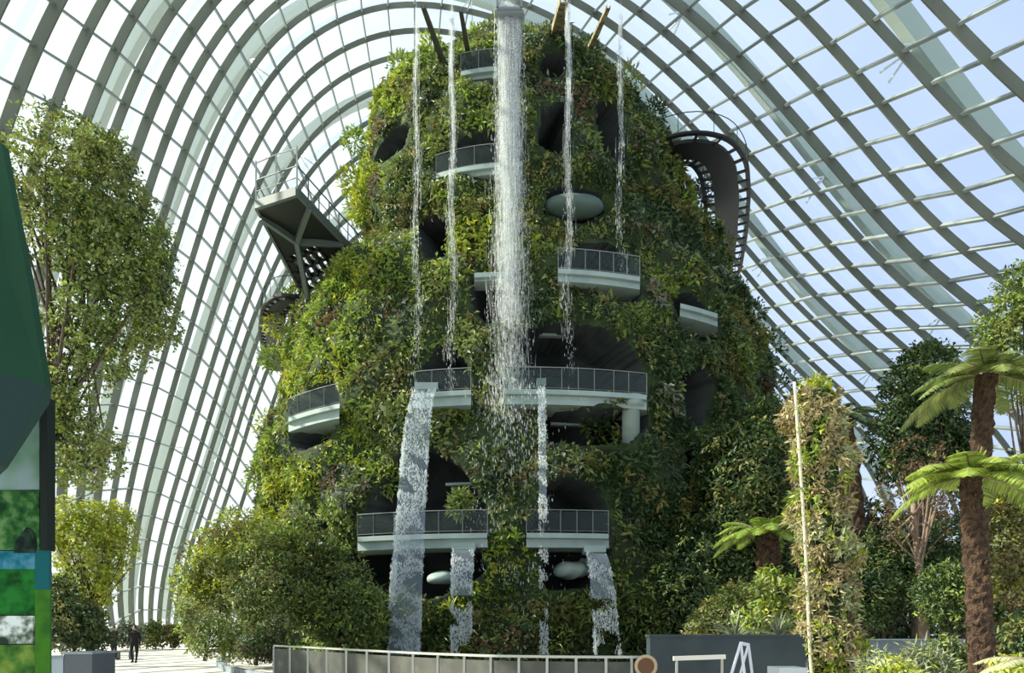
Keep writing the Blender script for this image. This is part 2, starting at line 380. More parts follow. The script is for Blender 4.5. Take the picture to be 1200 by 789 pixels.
# foliage: clumps of leaves of different kinds, planted in patches, brighter kinds towards the sunlit left
def plant_surface(n_cl, th0, th1, z0, z1, leaves_per, big=1.0):
    t = rng.uniform(th0, th1, n_cl); z = rng.uniform(z0, z1, n_cl)
    # even density over the area
    keep = rng.uniform(0, 1, n_cl) < (np.interp(z, TZ, TR)/19)**.8; t, z = t[keep], z[keep]
    p = surf(t, z); nn = nrm(p-surf(t, z, -1.0)); nn[:, 2] += np.clip((z-33)/5, 0, 1); nn = nrm(nn); p = p+nn*lump(p)[:, None]
    h = hollow(p, t)
    for dx, dz_ in ((.3, 0), (-.3, 0), (0, .3), (0, -.22)): h |= hollow(p+np.array((dx, 0, dz_)), t)
    p, nn, t, z = p[~h], nn[~h], t[~h], z[~h]
    return p, nn, t, z
LV = Leaves()
def clumps(LV, p, nn, kind, nl, l, r, spread=.9, droop=.25, ratio=.42):
    k = len(p); i = np.repeat(np.arange(k), nl)
    jit = rdir(len(i))*np.repeat(r, nl)[:, None]*rng.uniform(.2, 1, len(i))[:, None]
    jn = (jit*nn[i]).sum(1, keepdims=True); jit = jit-nn[i]*jn*.6
    base = p[i]+jit+nn[i]*.08
    d = nn[i]*.45+rdir(len(i))*spread+jit*.9; d[:, 2] -= droop
    nrmv = nrm(nn[i]+rdir(len(i))*.7+np.array((0, 0, .4)))
    L_ = np.repeat(l, nl)*rng.uniform(.6, 1.3, len(i))
    LV.add(base, d, nrmv, L_, L_*ratio*rng.uniform(.7, 1.3, len(i)), np.repeat(kind, nl))
def choose(p, nn):
    a1 = smooth_noise(p, .38, 3); a2 = smooth_noise(p, .75, 5); a3 = rng.normal(size=len(p))*.45
    q = a1+.7*a2+a3+np.clip(-p[:, 0]/14, -.6, 1.0)*1.35  # last term puts the sunlit left and dim right flank into leaf colour
    kind = np.full(len(p), LI['mid'])
    kind[q > .55] = LI['lime']; kind[q > 1.7] = LI['yellow']; kind[q < -.55] = LI['dark']
    b1 = smooth_noise(p, .9, 9)+rng.normal(size=len(p))*.4
    kind[(b1 > .8) & (q < 1.4)] = LI['olive']; kind[(b1 < -1.45)] = LI['rust']; kind[(b1 < -1.05) & (b1 > -1.45)] = LI['grey']
    return kind
p, nn, t, z = plant_surface(34000, -math.pi-.25, .25, .2, MZ, 0)
kd = choose(p, nn)
bulge = np.clip(smooth_noise(p, 1.1, 21), -.6, 1.6)*.28
p = p+nn*bulge[:, None]
g1 = rng.uniform(0, 1, len(p)) < .5
clumps(LV, p[g1], nn[g1], kd[g1], 12, rng.uniform(.14, .27, g1.sum()), rng.uniform(.22, .5, g1.sum()), ratio=.55)
g2 = ~g1; clumps(LV, p[g2], nn[g2], kd[g2], 9, rng.uniform(.22, .45, g2.sum()), rng.uniform(.12, .4, g2.sum()), spread=.75, ratio=.36, droop=.35)
# sparser cover on the back
p, nn, t, z = plant_surface(5000, .25, math.pi-.25, .2, MZ, 0)
clumps(LV, p, nn, choose(p, nn), 7, rng.uniform(.4, .8, len(p)), rng.uniform(.3, .7, len(p)))
# trailing plants over the lips of the hollows and bushes that stand out of the outline
fo = LV.build('foliage', LM, MT); tag(fo, kind='stuff')
SH = Leaves()
def bush_clump(px, py, Y, r, kind, n=260, l=.35, ratio=.35):
    c = P(px, py, Y); q = rdir(n)*r*rng.uniform(.45, 1, n)[:, None]
    SH.add(c+q, q/r+rdir(n)*.7+np.array((0, 0, .2)), rdir(n)+np.array((0, 0, 1.0)), rng.uniform(.6, 1.3, n)*l, l*ratio, LI[kind])
for px, py, Y, r, kind in [(432, 225, 43, 1.2, 'yellow'), (412, 212, 44, .8, 'yellow'), (445, 215, 42.5, .9, 'yellow'), (425, 245, 43, .9, 'yellow'), (455, 200, 44, .9, 'lime'), (420, 245, 45, .9, 'yellow'), (415, 165, 47, .8, 'lime'),
   (470, 80, 44, .8, 'lime'), (505, 55, 44, .7, 'yellow'), (560, 45, 43, .7, 'lime'), (640, 48, 43, .8, 'mid'), (690, 62, 43, .8, 'dark'), (735, 95, 44, .9, 'mid'), (765, 135, 45, .9, 'dark'),
   (325, 380, 45, .9, 'yellow'), (318, 420, 45, .8, 'lime'), (345, 350, 45, .8, 'lime'), (318, 500, 44, 1.0, 'yellow'), (305, 560, 44, 1.0, 'lime'), (330, 540, 41, .8, 'lime'), (395, 500, 38, .9, 'lime'),
   (500, 410, 37, .8, 'lime'), (480, 440, 37, .8, 'lime'), (520, 390, 37, .6, 'lime'), (880, 370, 46, 1.0, 'dark'), (900, 410, 46, 1.3, 'dark'), (915, 460, 46, 1.5, 'dark'), (850, 420, 43, 1.4, 'mid'), (880, 500, 42, 1.6, 'dark'),
   (800, 420, 40, 1.2, 'mid'), (780, 440, 39, 1.0, 'lime'), (700, 500, 35, .8, 'dark'), (730, 520, 35, .9, 'mid'), (660, 540, 34, .8, 'mid'), (540, 590, 33.4, .6, 'mid'), (600, 500, 34, .7, 'dark'), (610, 560, 33.5, .7, 'dark'),
   (785, 180, 45, .9, 'mid'), (820, 230, 46, .9, 'dark'), (845, 290, 47, .9, 'mid'), (480, 520, 35, .9, 'lime'), (450, 560, 35, .9, 'lime'), (405, 600, 36, 1.0, 'mid'), (400, 560, 37, 1.0, 'lime'),
   (590, 640, 33, .8, 'dark'), (600, 700, 33, 1.0, 'dark'), (745, 600, 35, 1.0, 'dark'), (760, 660, 35, 1.2, 'dark')]:
    bush_clump(px, py, Y, r, kind)
# low planting round the foot
for i in range(46):
    px = 405+i*9.0; bush_clump(px, rnd.uniform(708, 760), 32.9+rnd.uniform(-.3, .8), rnd.uniform(.8, 1.15), rnd.choice(['dark', 'mid', 'mid', 'olive', 'dark']), 220, .42, .25)
tag(SH.build('bushy_growth', LM, MT), kind='stuff')

def theta_at(px, z, off):
    ts = np.linspace(-math.pi-.6, .6, 1800); pp = surf(ts, np.full(1800, z), off); u, _ = proj(pp); i0, i1 = u.argmin(), u.argmax()
    return ts[i0+np.argmin(np.abs(u[i0:i1]-px))]
def level(px, py, off=.9):
    """height of a terrace whose lip shows at that point"""
    z = 10.0
    for _ in range(40): q = surf(np.array([theta_at(px, z, off)]), np.array([z]), off)[0]; z = .5*z+.5*(EYE+(HOR-py)*q[1]/F)
    return z
def ring(z, px0, px1, off, n=36):
    a0, a1 = theta_at(px0, z, off), theta_at(px1, z, off)
    t = np.linspace(a0, a1, n); return surf(t, np.full(n, z), off)
def balcony(z, px0, px1, th=.62, off=.9, rail=True, posts=6, inner=2.2):
    o = ring(z, px0, px1, off); i = ring(z, px0, px1, off-inner)
    dz = np.array((0, 0, 1.0))
    o2 = ring(z, px0, px1, off-.22)
    A = np.stack([o, o-dz*.22, o2-dz*.24, o2-dz*th, i-dz*th, i], 1)
    b = MB(); b.sweep(A); s = b.build('balcony', M['slab'], MT)
    if rail:
        r = MB(); q = ring(z, px0, px1, off-.15)
        r.tube(q+dz*1.05, .022, 6); r.tube(q+dz*.12, .012, 6)
        for k in np.linspace(0, len(q)-1, posts).astype(int): r.bar(q[k], q[k]+dz*1.05, .03, .03)
        r.build('balcony_railing', M['rail_dim'], s)
        g = MB(); 
        qi = ring(z, px0, px1, off-.17); g.sweep(np.stack([q+dz*.15, q+dz*.98, qi+dz*.98, qi+dz*.15], 1)); g.build('glass_balustrade', M['glass2'], s)
    return s
g2 = bpy.data.materials.new('balustrade_glass'); g2.use_nodes = True; t = g2.node_tree; t.nodes.clear()
o_ = t.nodes.new('ShaderNodeOutputMaterial'); tr = t.nodes.new('ShaderNodeBsdfTransparent'); tr.inputs[0].default_value = (.90, .94, .93, 1)
gl = t.nodes.new('ShaderNodeBsdfPrincipled'); gl.inputs['Base Color'].default_value = (.10, .13, .125, 1); gl.inputs['Roughness'].default_value = .2
ms = t.nodes.new('ShaderNodeMixShader'); ms.inputs[0].default_value = .12
t.links.new(tr.outputs[0], ms.inputs[1]); t.links.new(gl.outputs[0], ms.inputs[2]); t.links.new(ms.outputs[0], o_.inputs[0]); M['glass2'] = g2
z1, z2, z3, z4, z5 = level(500, 626), level(690, 458), level(690, 317), level(560, 193, .7), level(560, 80, .5)
balcony(z1, 419, 571, posts=7); balcony(z1, 617, 713, posts=6); balcony(z1, 352, 388, rail=False)
balcony(z2, 486, 552, posts=4); balcony(z2, 592, 758, posts=9); balcony(z2, 338, 398, posts=5)
balcony(z3, 654, 750, .5, posts=7, inner=1.7); balcony(z3, 556, 600, .3, rail=False, off=.5, inner=1.2); balcony(level(815, 360, 1.1), 797, 841, .5, off=1.1, rail=False, inner=1.5)
balcony(z4, 511, 612, .42, posts=5, off=.7, inner=1.5); balcony(z5, 540, 584, .4, off=.5, posts=3, inner=1.2)
# interior ceilings seen as pale edges in the dark, columns and boulders under the terraces
b = MB()
for z_, a0, a1 in ((8.6, 430, 478), (8.6, 522, 562), (8.6, 640, 700), (16.3, 600, 735), (11.6, 645, 742), (22.3, 668, 735)):
    q = ring(z_, a0, a1, -1.9); b.sweep(np.stack([q, q+(0, 0, .12), q+(0, .3, .12), q+(0, .3, 0)], 1))
b.build('ceiling_edge', M['slab'], MT)
for px, z0, z1, r in ((735, 9.6, 12.5, .42),):
    t_ = theta_at(px, 11, -.4); q = surf(np.array([t_]), np.array([z0]), -.2)[0]
    b = MB(); b.tube([q, q+(0, 0, (z1-z0)*.82), q+(0, 0, (z1-z0)*.83), q+(0, 0, z1-z0)], [r, r, r*1.5, r*1.5], 20); b.build('column', M['slab'], MT, True)
def blob(name, c, s, m, parent, seed=0, n=24, amp=.12):
    r = np.random.default_rng(seed); a = np.linspace(0, 2*np.pi, n, endpoint=False); h = np.linspace(-np.pi/2, np.pi/2, n//2+1)
    A_, H_ = np.meshgrid(a, h); p = np.stack([np.cos(H_)*np.cos(A_), np.cos(H_)*np.sin(A_), np.sin(H_)], -1)
    f = 1+amp*np.sin(p@r.normal(size=3)*2.5+r.uniform(0, 6))+amp*.6*np.sin(p@r.normal(size=3)*4+r.uniform(0, 6))
    p = p*f[..., None]*np.array(s)+np.array(c); idx = np.arange(A_.size).reshape(A_.shape)
    q = np.stack([idx[:-1], np.roll(idx, -1, 1)[:-1], np.roll(idx, -1, 1)[1:], idx[1:]], -1).reshape(-1, 4)
    return fast_mesh(name, p.reshape(-1, 3), q, m, parent, smooth=True)
for px, py, Y, s, sd in ((516, 678, 33, (.75, .6, .32), 1), (668, 668, 34, (.8, .6, .4), 2), (690, 664, 34.6, (.6, .5, .4), 3)):
    blob('boulder', P(px, py, Y), s, M['slab'], MT, sd)
zb = level(672, 240, -.1); qb = surf(np.array([theta_at(672, zb, -.3)]), np.array([zb]), -.3)[0]; blob('alcove_bowl', qb, (1.5, .9, .5), mat('bowl_glass_green', (.075, .115, .10), .5), MT, 8, 36, .02)
# water chutes that jut out over the top
def chute(tip, foot, w0, w1, m, lit=None):
    b = MB(); tip, foot = np.array(tip), np.array(foot); d = nrm(foot-tip); s_ = nrm(np.cross(d, (0, 0, 1))); u = np.cross(s_, d)
    A = []
    for q, w in ((tip, w0), (foot, w1)):
        A.append([q-s_*w, q+s_*w, q+s_*w+u*w*1.4, q+s_*w*.75+u*w*1.4, q+s_*w*.7+u*w*.3, q-s_*w*.7+u*w*.3, q-s_*w*.75+u*w*1.4, q-s_*w+u*w*1.4])
    b.sweep(np.array(A)); return b.build('water_chute', m, MT)
M['chute'] = mat('chute_bronze', (.06, .058, .045), .6); M['wood'] = mat('weathered_wood', (.35, .30, .16), .8, 0, (.12, .10, .05), 3)
TIPS = [((496, 10), 34.6, (526, 95), 41.0, .10, .17), ((540, 14), 34.4, (553, 90), 41, .09, .15), ((661, 4), 34.2, (646, 66), 41.0, .2, .34), ((713, 10), 35.5, (683, 78), 41.0, .10, .17)]
for (a, ya, b2, yb, w0, w1) in TIPS: chute(P(*a, ya), P(*b2, yb), w0, w1, M['chute'] if a[0] < 600 else M['wood'])
b = MB(); tp = P(597, 22, 33.6)
b.box(tp+np.array((0, 3.4, .18)), (1.15, 7.6, .10)); b.box(tp+np.array((-.55, 3.4, .55)), (.09, 7.6, .75)); b.box(tp+np.array((.55, 3.4, .55)), (.09, 7.6, .75)); b.box(tp+np.array((0, .0, .09)), (1.35, .6, .12))
b.build('main_water_chute', mat('grey_steel', (.2, .23, .25), .5), MT)
# hole where the trunk-like chute leaves the rock
# nest ferns: rosettes of strap leaves
def rosette(px, py, Y, r, kind, n=22, name='nest_fern', label=None):
    c = P(px, py, Y); o = root(name, tuple(c), label, 'fern', None)
    b = MB()
    for i in range(n):
        a = i/n*6.283*2.4+rnd.uniform(-.2, .2); el = rnd.uniform(.25, 1.2); rr = r*rnd.uniform(.75, 1.15); w = r*.075
        h = np.array((math.cos(a), math.sin(a), 0)); s_ = np.array((-math.sin(a), math.cos(a), 0)); A = []
        for q in np.linspace(0, 1, 7):
            pos = c+h*rr*q*math.cos(el)+np.array((0, 0, rr*(q*math.sin(el)-.55*q*q*math.cos(el)*.9)))
            ww = w*math.sin(math.pi*min(.97, q*.85+.12)); A.append([pos-s_*ww, pos+(0, 0, -.015), pos+s_*ww, pos+(0, 0, .01)])
        b.sweep(np.array(A))
    f = b.build('fronds', LEAF[kind], o); return o
for px, py, Y, r, kd, lb in [(632, 226, 37.6, .95, 'yellow', 'yellow-green nest fern under the dark gap right of the central waterfall, high on the mountain'),
  (540, 350, 35.4, .8, 'yellow', 'bright nest fern on the mountain just left of the central waterfall at mid height'),
  (716, 358, 35.2, .9, 'lime', 'nest fern on the mountain below the curved balcony right of the central waterfall'),
  (690, 545, 32.8, .8, 'olive', 'olive nest fern low on the mountain right of the thin water jet'),
  (432, 222, 43.4, 1.3, 'yellow', 'large golden nest fern at the left shoulder of the mountain above the cantilevered platform'),
  (655, 372, 35.0, .7, 'lime', 'small nest fern over the widest dark hollow of the mountain'),
  (528, 715, 31.4, .8, 'yellow', 'yellow fern at the foot of the mountain beside the second water sheet'),
  (592, 722, 31.2, .9, 'olive', 'olive fern at the foot of the mountain below the central fall'),
  (560, 130, 39.0, .7, 'lime', 'nest fern near the summit of the mountain left of the main fall')]:
    rosette(px, py, Y, r, kd, label=lb)

# ---------------------------------------------------------------- walkways
DZ = 23.0
def at_z(px, py, z): Y = (z-EYE)*F/(HOR-py); return P(px, py, Y)
wk = root('cantilever_lookout', tuple(at_z(405, 342, DZ)), 'dark steel lookout platform jutting from the left side of the mountain', 'walkway')
tl, tr_, rr_, rl = at_z(300, 238, DZ), at_z(348, 222, DZ), at_z(446, 326, DZ), at_z(366, 362, DZ)
def lerp(a, b, t): return a+(b-a)*t
b = MB()
def quad_slab(b, pts, th_):
    A = np.stack([np.array(pts), np.array(pts)-np.array((0, 0, th_))], 0); b.sweep(A)
# solid underside in the outer half and along the right side, open lattice near the root
mL, mR = lerp(tl, rl, .42), lerp(tr_, rr_, .42)
quad_slab(b, [tl, tr_, mR, mL], .25)
quad_slab(b, [lerp(mL, mR, .62), mR, rr_, lerp(rl, rr_, .62)], .25)
quad_slab(b, [mL, lerp(mL, mR, .12), lerp(rl, rr_, .10), rl], .25)
b.build('deck', M['deck'], wk)
b = MB()
for q in np.linspace(.46, .98, 6): b.bar(lerp(tl, rl, q)-(0, 0, .15), lerp(lerp(tl, rl, q), lerp(tr_, rr_, q), .65)-(0, 0, .15), .16, .3)
for q in np.linspace(.12, .62, 5): b.bar(lerp(mL, mR, q)-(0, 0, .15), lerp(rl, rr_, q)-(0, 0, .15), .16, .3)
b.build('lattice', M['deck'], wk)
b = MB(); b.bar(tl-(0, 0, .12), tr_-(0, 0, .12), .2, .42); b.bar(tr_-(0, 0, .12), rr_-(0, 0, .12), .14, .4); b.bar(tl-(0, 0, .12), rl-(0, 0, .12), .14, .4); b.build('edge_beam', M['deckl'], wk)
b = MB(); jn = lerp(lerp(tl, rl, .3), lerp(tr_, rr_, .3), .42)-(0, 0, .5)
for e_ in (lerp(tl, rl, .06), lerp(tr_, rr_, .12), lerp(tr_, rr_, .5)): b.bar(jn, e_-(0, 0, .3), .22, .3)
ft = P(372, 408, 44.0); b.bar(jn, ft, .24, .34)
b.build('strut', M['deckl'], wk)
b = MB(); up = np.array((0, 0, 1.15))
for s0, s1, n in ((tl, tr_, 3), (tl, rl, 10), (tr_, rr_, 10)):
    for q in np.linspace(0, 1, n): b.bar(lerp(s0, s1, q), lerp(s0, s1, q)+up, .05, .05)
    b.bar(s0+up, s1+up, .05, .05); b.bar(s0+up*.5, s1+up*.5, .03, .03)
b.build('railing', M['deckl'], wk)
b = MB()
for q in (.0, .5, 1): 
    a = lerp(tl, tr_, q); b.bar(a, a+(0, 0, 2.1), .07, .07)
b.tube([tl+(0, 0, 2.0), lerp(tl, tr_, .5)+(0, .3, 2.3), tr_+(0, 0, 2.0)], .03, 6); b.build('mast', M['rail'], wk)

def spline(pts, n=60):
    pts = np.array(pts, float); t = np.concatenate([[0], np.cumsum(np.linalg.norm(np.diff(pts, axis=0), axis=1))]); u = np.linspace(0, t[-1], n)
    q = np.stack([np.interp(u, t, pts[:, i]) for i in range(3)], 1)
    for _ in range(6): q[1:-1] = (q[:-2]+2*q[1:-1]+q[2:])/4
    return q
def skywalk(path, w, label, name='skywalk'):
    c = spline(path, 70); T = nrm(np.gradient(c, axis=0)); R = np.stack([T[:, 1], -T[:, 0], 0*T[:, 0]], 1); dz = np.array((0, 0, 1.0))
    o = root(name, tuple(c[0]), label, 'walkway')
    b = MB(); b.sweep(np.stack([c-R*w*.42, c+R*w*.42, c+R*w*.42-dz*.2, c-R*w*.42-dz*.2], 1)); b.build('deck', M['deck'], o)
    for sgn in (-1, 1):
        e0 = c+R*w*sgn*.74; b = MB(); b.sweep(np.stack([e0-R*.13, e0+R*.13, e0+R*.13-dz*.13, e0-R*.13-dz*.13], 1))
        b.tube(e0+dz*1.1, .025, 6)
        for i in range(0, 70, 4): b.bar(e0[i], e0[i]+dz*1.1, .03, .03)
        for i in range(0, 70, 3): b.bar(c[i]+R[i]*w*.4*sgn-dz*.15, e0[i]-dz*.1, .14, .12)
        b.build('edge_beam', M['deck'], o)
    return o
z_ = 28.5
skywalk([at_z(772, 182, z_), at_z(806, 171, z_), at_z(834, 176, z_), at_z(848, 196, z_), at_z(852, 230, z_), at_z(851, 275, z_), at_z(846, 318, z_), at_z(830, 345, z_)], 1.75,
        'dark curved aerial walkway looping out from the upper right of the mountain')
z_ = 21.0
skywalk([at_z(352, 352, z_), at_z(334, 350, z_), at_z(321, 362, z_), at_z(317, 385, z_), at_z(319, 408, z_), at_z(325, 432, z_)], .85, 'slim dark aerial walkway curling round the left flank of the mountain', 'skywalk')
# ---------------------------------------------------------------- falling water
def water_mat(name, alpha, col_, emit=0):
    m = bpy.data.materials.new(name); m.use_nodes = True; t = m.node_tree; t.nodes.clear()
    o = t.nodes.new('ShaderNodeOutputMaterial'); tr = t.nodes.new('ShaderNodeBsdfTransparent'); d = t.nodes.new('ShaderNodeBsdfPrincipled'); tl_ = t.nodes.new('ShaderNodeBsdfTranslucent')
    d.inputs['Base Color'].default_value = (*col_, 1); d.inputs['Roughness'].default_value = .5; d.inputs['Specular IOR Level'].default_value = .2; tl_.inputs[0].default_value = (*col_, 1)
    a = t.nodes.new('ShaderNodeMixShader'); a.inputs[0].default_value = .45; b = t.nodes.new('ShaderNodeMixShader'); b.inputs[0].default_value = alpha
    t.links.new(d.outputs[0], a.inputs[1]); t.links.new(tl_.outputs[0], a.inputs[2]); t.links.new(tr.outputs[0], b.inputs[1]); t.links.new(a.outputs[0], b.inputs[2]); t.links.new(b.outputs[0], o.inputs[0])
    return m
M['drop'] = water_mat('water_drops', .36, (.82, .87, .87)); M['mist'] = water_mat('water_spray', .22, (.9, .95, .95)); M['film'] = water_mat('water_film', .16, (.6, .72, .85))
def drops_mesh(name, C, r, ln, m, parent=None):
    """elongated falling drops: octahedra"""
    k = len(C); r = np.broadcast_to(r, (k,))[:, None]; ln = np.broadcast_to(ln, (k,))[:, None]
    ex, ey, ez = np.eye(3)
    a = rng.uniform(0, 3.14, k)[:, None]; u = np.cos(a)*ex+np.sin(a)*ey; v = -np.sin(a)*ex+np.cos(a)*ey
    V = np.stack([C+ez*ln, C+u*r, C+v*r, C-u*r, C-v*r, C-ez*ln*.6], 1).reshape(-1, 3)
    i = (np.arange(k)*6)[:, None]
    T = np.concatenate([i+np.array(q) for q in ((0, 1, 2), (0, 2, 3), (0, 3, 4), (0, 4, 1), (5, 2, 1), (5, 3, 2), (5, 4, 3), (5, 1, 4))])
    return tag(fast_mesh(name, V, T, m, parent), kind='stuff')
M['streak'] = water_mat('water_streaks', .10, (.92, .95, .94))
def fall(top, zb, w0, w1, n, label, ns=300, wob=.0, thick=.3, fade=1.2, sig=.42):
    """drops and long thin strands of falling water, thinning out downwards"""
    top = np.array(top, float); o = root('waterfall', tuple(top), label, 'waterfall')
    def at(q, side): 
        z = top[2]+(zb-top[2])*q; w = w0+(w1-w0)*q; s_ = side*w+wob*np.sin(z*.9+top[0]*3)*.12*(.2+q)
        return np.stack([top[0]+s_, top[1]+rng.normal(size=len(q))*thick*.4*(.3+q), z], 1)
    q = rng.uniform(0, 1, n)**fade; side = np.clip(rng.normal(size=n)*sig, -1.1, 1.1)*(.55+.45*np.sin(q*37+top[0])**2 if wob else 1)
    sz = rng.uniform(.010, .022, n); drops_mesh('water_drops', at(q, side), sz, sz*rng.uniform(3, 9, n), M['drop'], o)
    q = rng.uniform(0, .93, ns)**fade; side = rng.normal(size=ns)*sig*(.62+.25*q)
    sz = rng.uniform(.010, .026, ns); drops_mesh('water_strands', at(q, side), sz, rng.uniform(.35, 1.3, ns)*(1.2-q), M['streak'], o)
    return o
tp = P(597, 24, 33.6)
fall(tp, 9.0, .62, 1.15, 5200, 'wide white central waterfall pouring from the top of the mountain', ns=9500, thick=.5, fade=1.45, sig=.5)
fall(P(488, 24, 34.6), 12.5, .2, .4, 380, 'thin waterfall falling from the leftmost chute', ns=330, wob=1)
fall(P(530, 22, 34.4), 12.8, .2, .4, 620, 'thin waterfall from the second chute left of the central fall', ns=620, wob=1)
fall(P(666, 14, 34.2), 13.6, .2, .5, 620, 'thin waterfall from the wooden chute right of the central fall', ns=620, wob=1, fade=1.4)
fall(P(727, 20, 35.5), 18.0, .2, .4, 280, 'faint waterfall nearest the right side of the mountain', ns=240, wob=1)
k = 3500; q = rng.uniform(0, 1, k); C = np.stack([tp[0]+rng.normal(size=k)*(.7+.2*q), tp[1]+rng.normal(size=k)*.5-.3, 13-12.5*q], 1); 
o = drops_mesh('falling_spray', C, rng.uniform(.015, .035, k), rng.uniform(.08, .2, k), M['mist']); tag(o, 'faint grey spray below the central waterfall at the foot of the mountain', 'spray', kind='stuff')
def sheet(px0, px1, py, Y, bx0, bx1, by, Yb, n, label, r=(.012, .03), film=.45):
    """sheet of water thrown forward from a ledge: dense film at the lip, drops below"""
    a0, a1, b0, b1 = P(px0, py, Y), P(px1, py, Y), P(bx0, by, Yb), P(bx1, by, Yb)
    o = root('water_sheet', tuple((a0+a1)/2), label, 'waterfall')
    def at(u, q): # q: time fraction of fall; forward travel linear in time, drop quadratic
        top = a0+(a1-a0)*u; bot = b0+(b1-b0)*u; p_ = top+(bot-top)*q; zt = top[..., 2]+(bot[..., 2]-top[..., 2])*q; p_ = np.array(p_)
        return p_
    u = rng.uniform(0, 1, n)[:, None]; s = rng.uniform(0, 1, n)[:, None]**.8
    edge = rng.uniform(0, 1, n) < .22; u[edge, 0] = np.where(rng.uniform(0, 1, edge.sum()) < .5, rng.uniform(0, .08, edge.sum()), rng.uniform(.92, 1, edge.sum()))
    C = a0+(a1-a0)*u; Bm = b0+(b1-b0)*u
    fwd = np.sqrt(s); z = C[:, 2:3]+(Bm[:, 2:3]-C[:, 2:3])*s; xy = C[:, :2]+(Bm[:, :2]-C[:, :2])*fwd
    Cc = np.concatenate([xy, z], 1)+rng.normal(size=(n, 3))*np.array((.03, .09, 0))
    cell = smooth_noise(Cc*np.array((1, .2, .8)), 5.5, 31); keep = (cell > -.15+.9*(rng.uniform(0, 1, n)-.5)); Cc = Cc[keep]
    sz = rng.uniform(*r, len(Cc)); drops_mesh('water_drops', Cc, sz, sz*rng.uniform(1.6, 4.5, len(Cc)), M['drop'], o)
    m = 26; qs = np.linspace(0, film, m); A = []
    for q in qs:
        l_, r_ = a0+(b0-a0)*np.array((q**.5, q**.5, q)), a1+(b1-a1)*np.array((q**.5, q**.5, q)); A.append([l_, r_, r_+(0, .05, 0), l_+(0, .05, 0)])
    f = MB(); f.sweep(np.array(A)); f.build('water_film', M['film'], o)
    return o
sheet(487, 512, 457, 33.2, 454, 492, 768, 30.6, 9500, 'broad sheet of water shooting down from the left end of the middle terrace', film=1.0)
sheet(462, 468, 644, 32.0, 454, 460, 768, 30.9, 900, 'slim water jet under the lower terrace, leftmost of the low jets')
sheet(530, 556, 644, 32.0, 528, 552, 768, 30.6, 3600, 'sheet of water falling from the lower terrace just left of the centre')
sheet(630, 638, 452, 33.2, 633, 642, 770, 30.6, 3200, 'narrow water jet dropping from the middle terrace right of the centre')
sheet(686, 708, 648, 32.0, 697, 728, 772, 30.2, 3800, 'sheet of water falling from the right end of the lower terrace')
for px0, px1, py, lb in ((487, 512, 455, 'pale water outlet lip at the left end of the middle terrace'), (530, 556, 643, 'pale outlet lip under the lower terrace left of the centre'), (686, 709, 646, 'pale outlet lip at the right end of the lower terrace'), (630, 639, 450, 'small outlet lip on the middle terrace right of the centre')):
    a, b2 = P(px0, py, 33.1 if py < 500 else 32.0), P(px1, py, 33.1 if py < 500 else 32.0); b = MB(); b.box((a+b2)/2+(0, .6, .1), (abs(b2[0]-a[0])+.08, 1.3, .3)); ob = b.build('water_outlet', M['slab'], MT)

# ---------------------------------------------------------------- trees and shrubs
def tree(px, pbase, Y, crown, label, cat='tree', kind='mid', name='leafy_tree', trunk=None, r0=.14, nl=5000, l=.14, ratio=.45, bark='bark', group=None, mix=None, dens=.62, ybase=None, nb=26, droop=.1, solid=False):
    """crown: list of (px, py, radius px, radius py) in the photograph's frame at distance Y; trunk: list of (px, py)"""
    base = P(px, pbase, Y); base[2] = max(base[2], 0) if ybase is None else ybase
    o = root(name, tuple(base), label, cat, group)
    C = [P(a, b_, Y)+(0, rnd.uniform(-.3, .3)*c*Y/F, 0) for a, b_, c, d in crown]; Rr = [np.array((c, (c+d)/2, d))*Y/F for a, b_, c, d in crown]
    tp = [base]+([P(a, b_, Y) for a, b_ in trunk] if trunk else [lerp(base, C[0], .6)])
    tpts = spline(tp, 14); t = MB(); t.tube(tpts, np.linspace(r0, r0*.45, 14), 10)
    ends = []; vol = np.array([x.prod() for x in Rr])**.67; vol /= vol.sum()
    for i in range(nb):
        j = rng.choice(len(C), p=vol); e_ = C[j]+rdir(1)[0]*Rr[j]*rng.uniform(.3, .9)
        s_ = tpts[min(13, int(rng.uniform(6, 14)))]; mid = lerp(s_, e_, .5)+np.array((0, 0, -.08))*np.linalg.norm(e_-s_)+rdir(1)[0]*.1
        t.tube(spline([s_, mid, e_], 8), np.linspace(r0*.3, r0*.05+.003, 8), 5, cap=False); ends.append(e_)
    t.build('trunk', M[bark], o, True)
    lv = Leaves(); ncl = max(8, int(nl/14)); js = rng.choice(len(C), ncl, p=vol)
    d = rdir(ncl); rad = rng.uniform(0, 1, ncl)**(1/3 if solid else 1/2.2); cc = np.array(C)[js]+d*np.array(Rr)[js]*rad[:, None]
    nzv = smooth_noise(cc, 1.3/max(.3, Rr[0][0]), rnd.randrange(999)); cc = cc[(nzv > np.quantile(nzv, max(0, 1-dens-.2)))]
    cc = cc[cc[:, 2] > .1]
    ks = np.full(len(cc), LI[kind])
    if mix: ks = np.array([LI[x] for x in rng.choice([kind]+mix, len(cc), p=[.55]+[.45/len(mix)]*len(mix))])
    up = nrm(nrm(cc-np.mean(C, 0))+np.array((0, 0, .5)))
    clumps(lv, cc, up, ks, 14, np.full(len(cc), l), np.full(len(cc), l*2.1), spread=1.0, droop=droop, ratio=ratio)
    lv.build('leaves', LM, o); return o
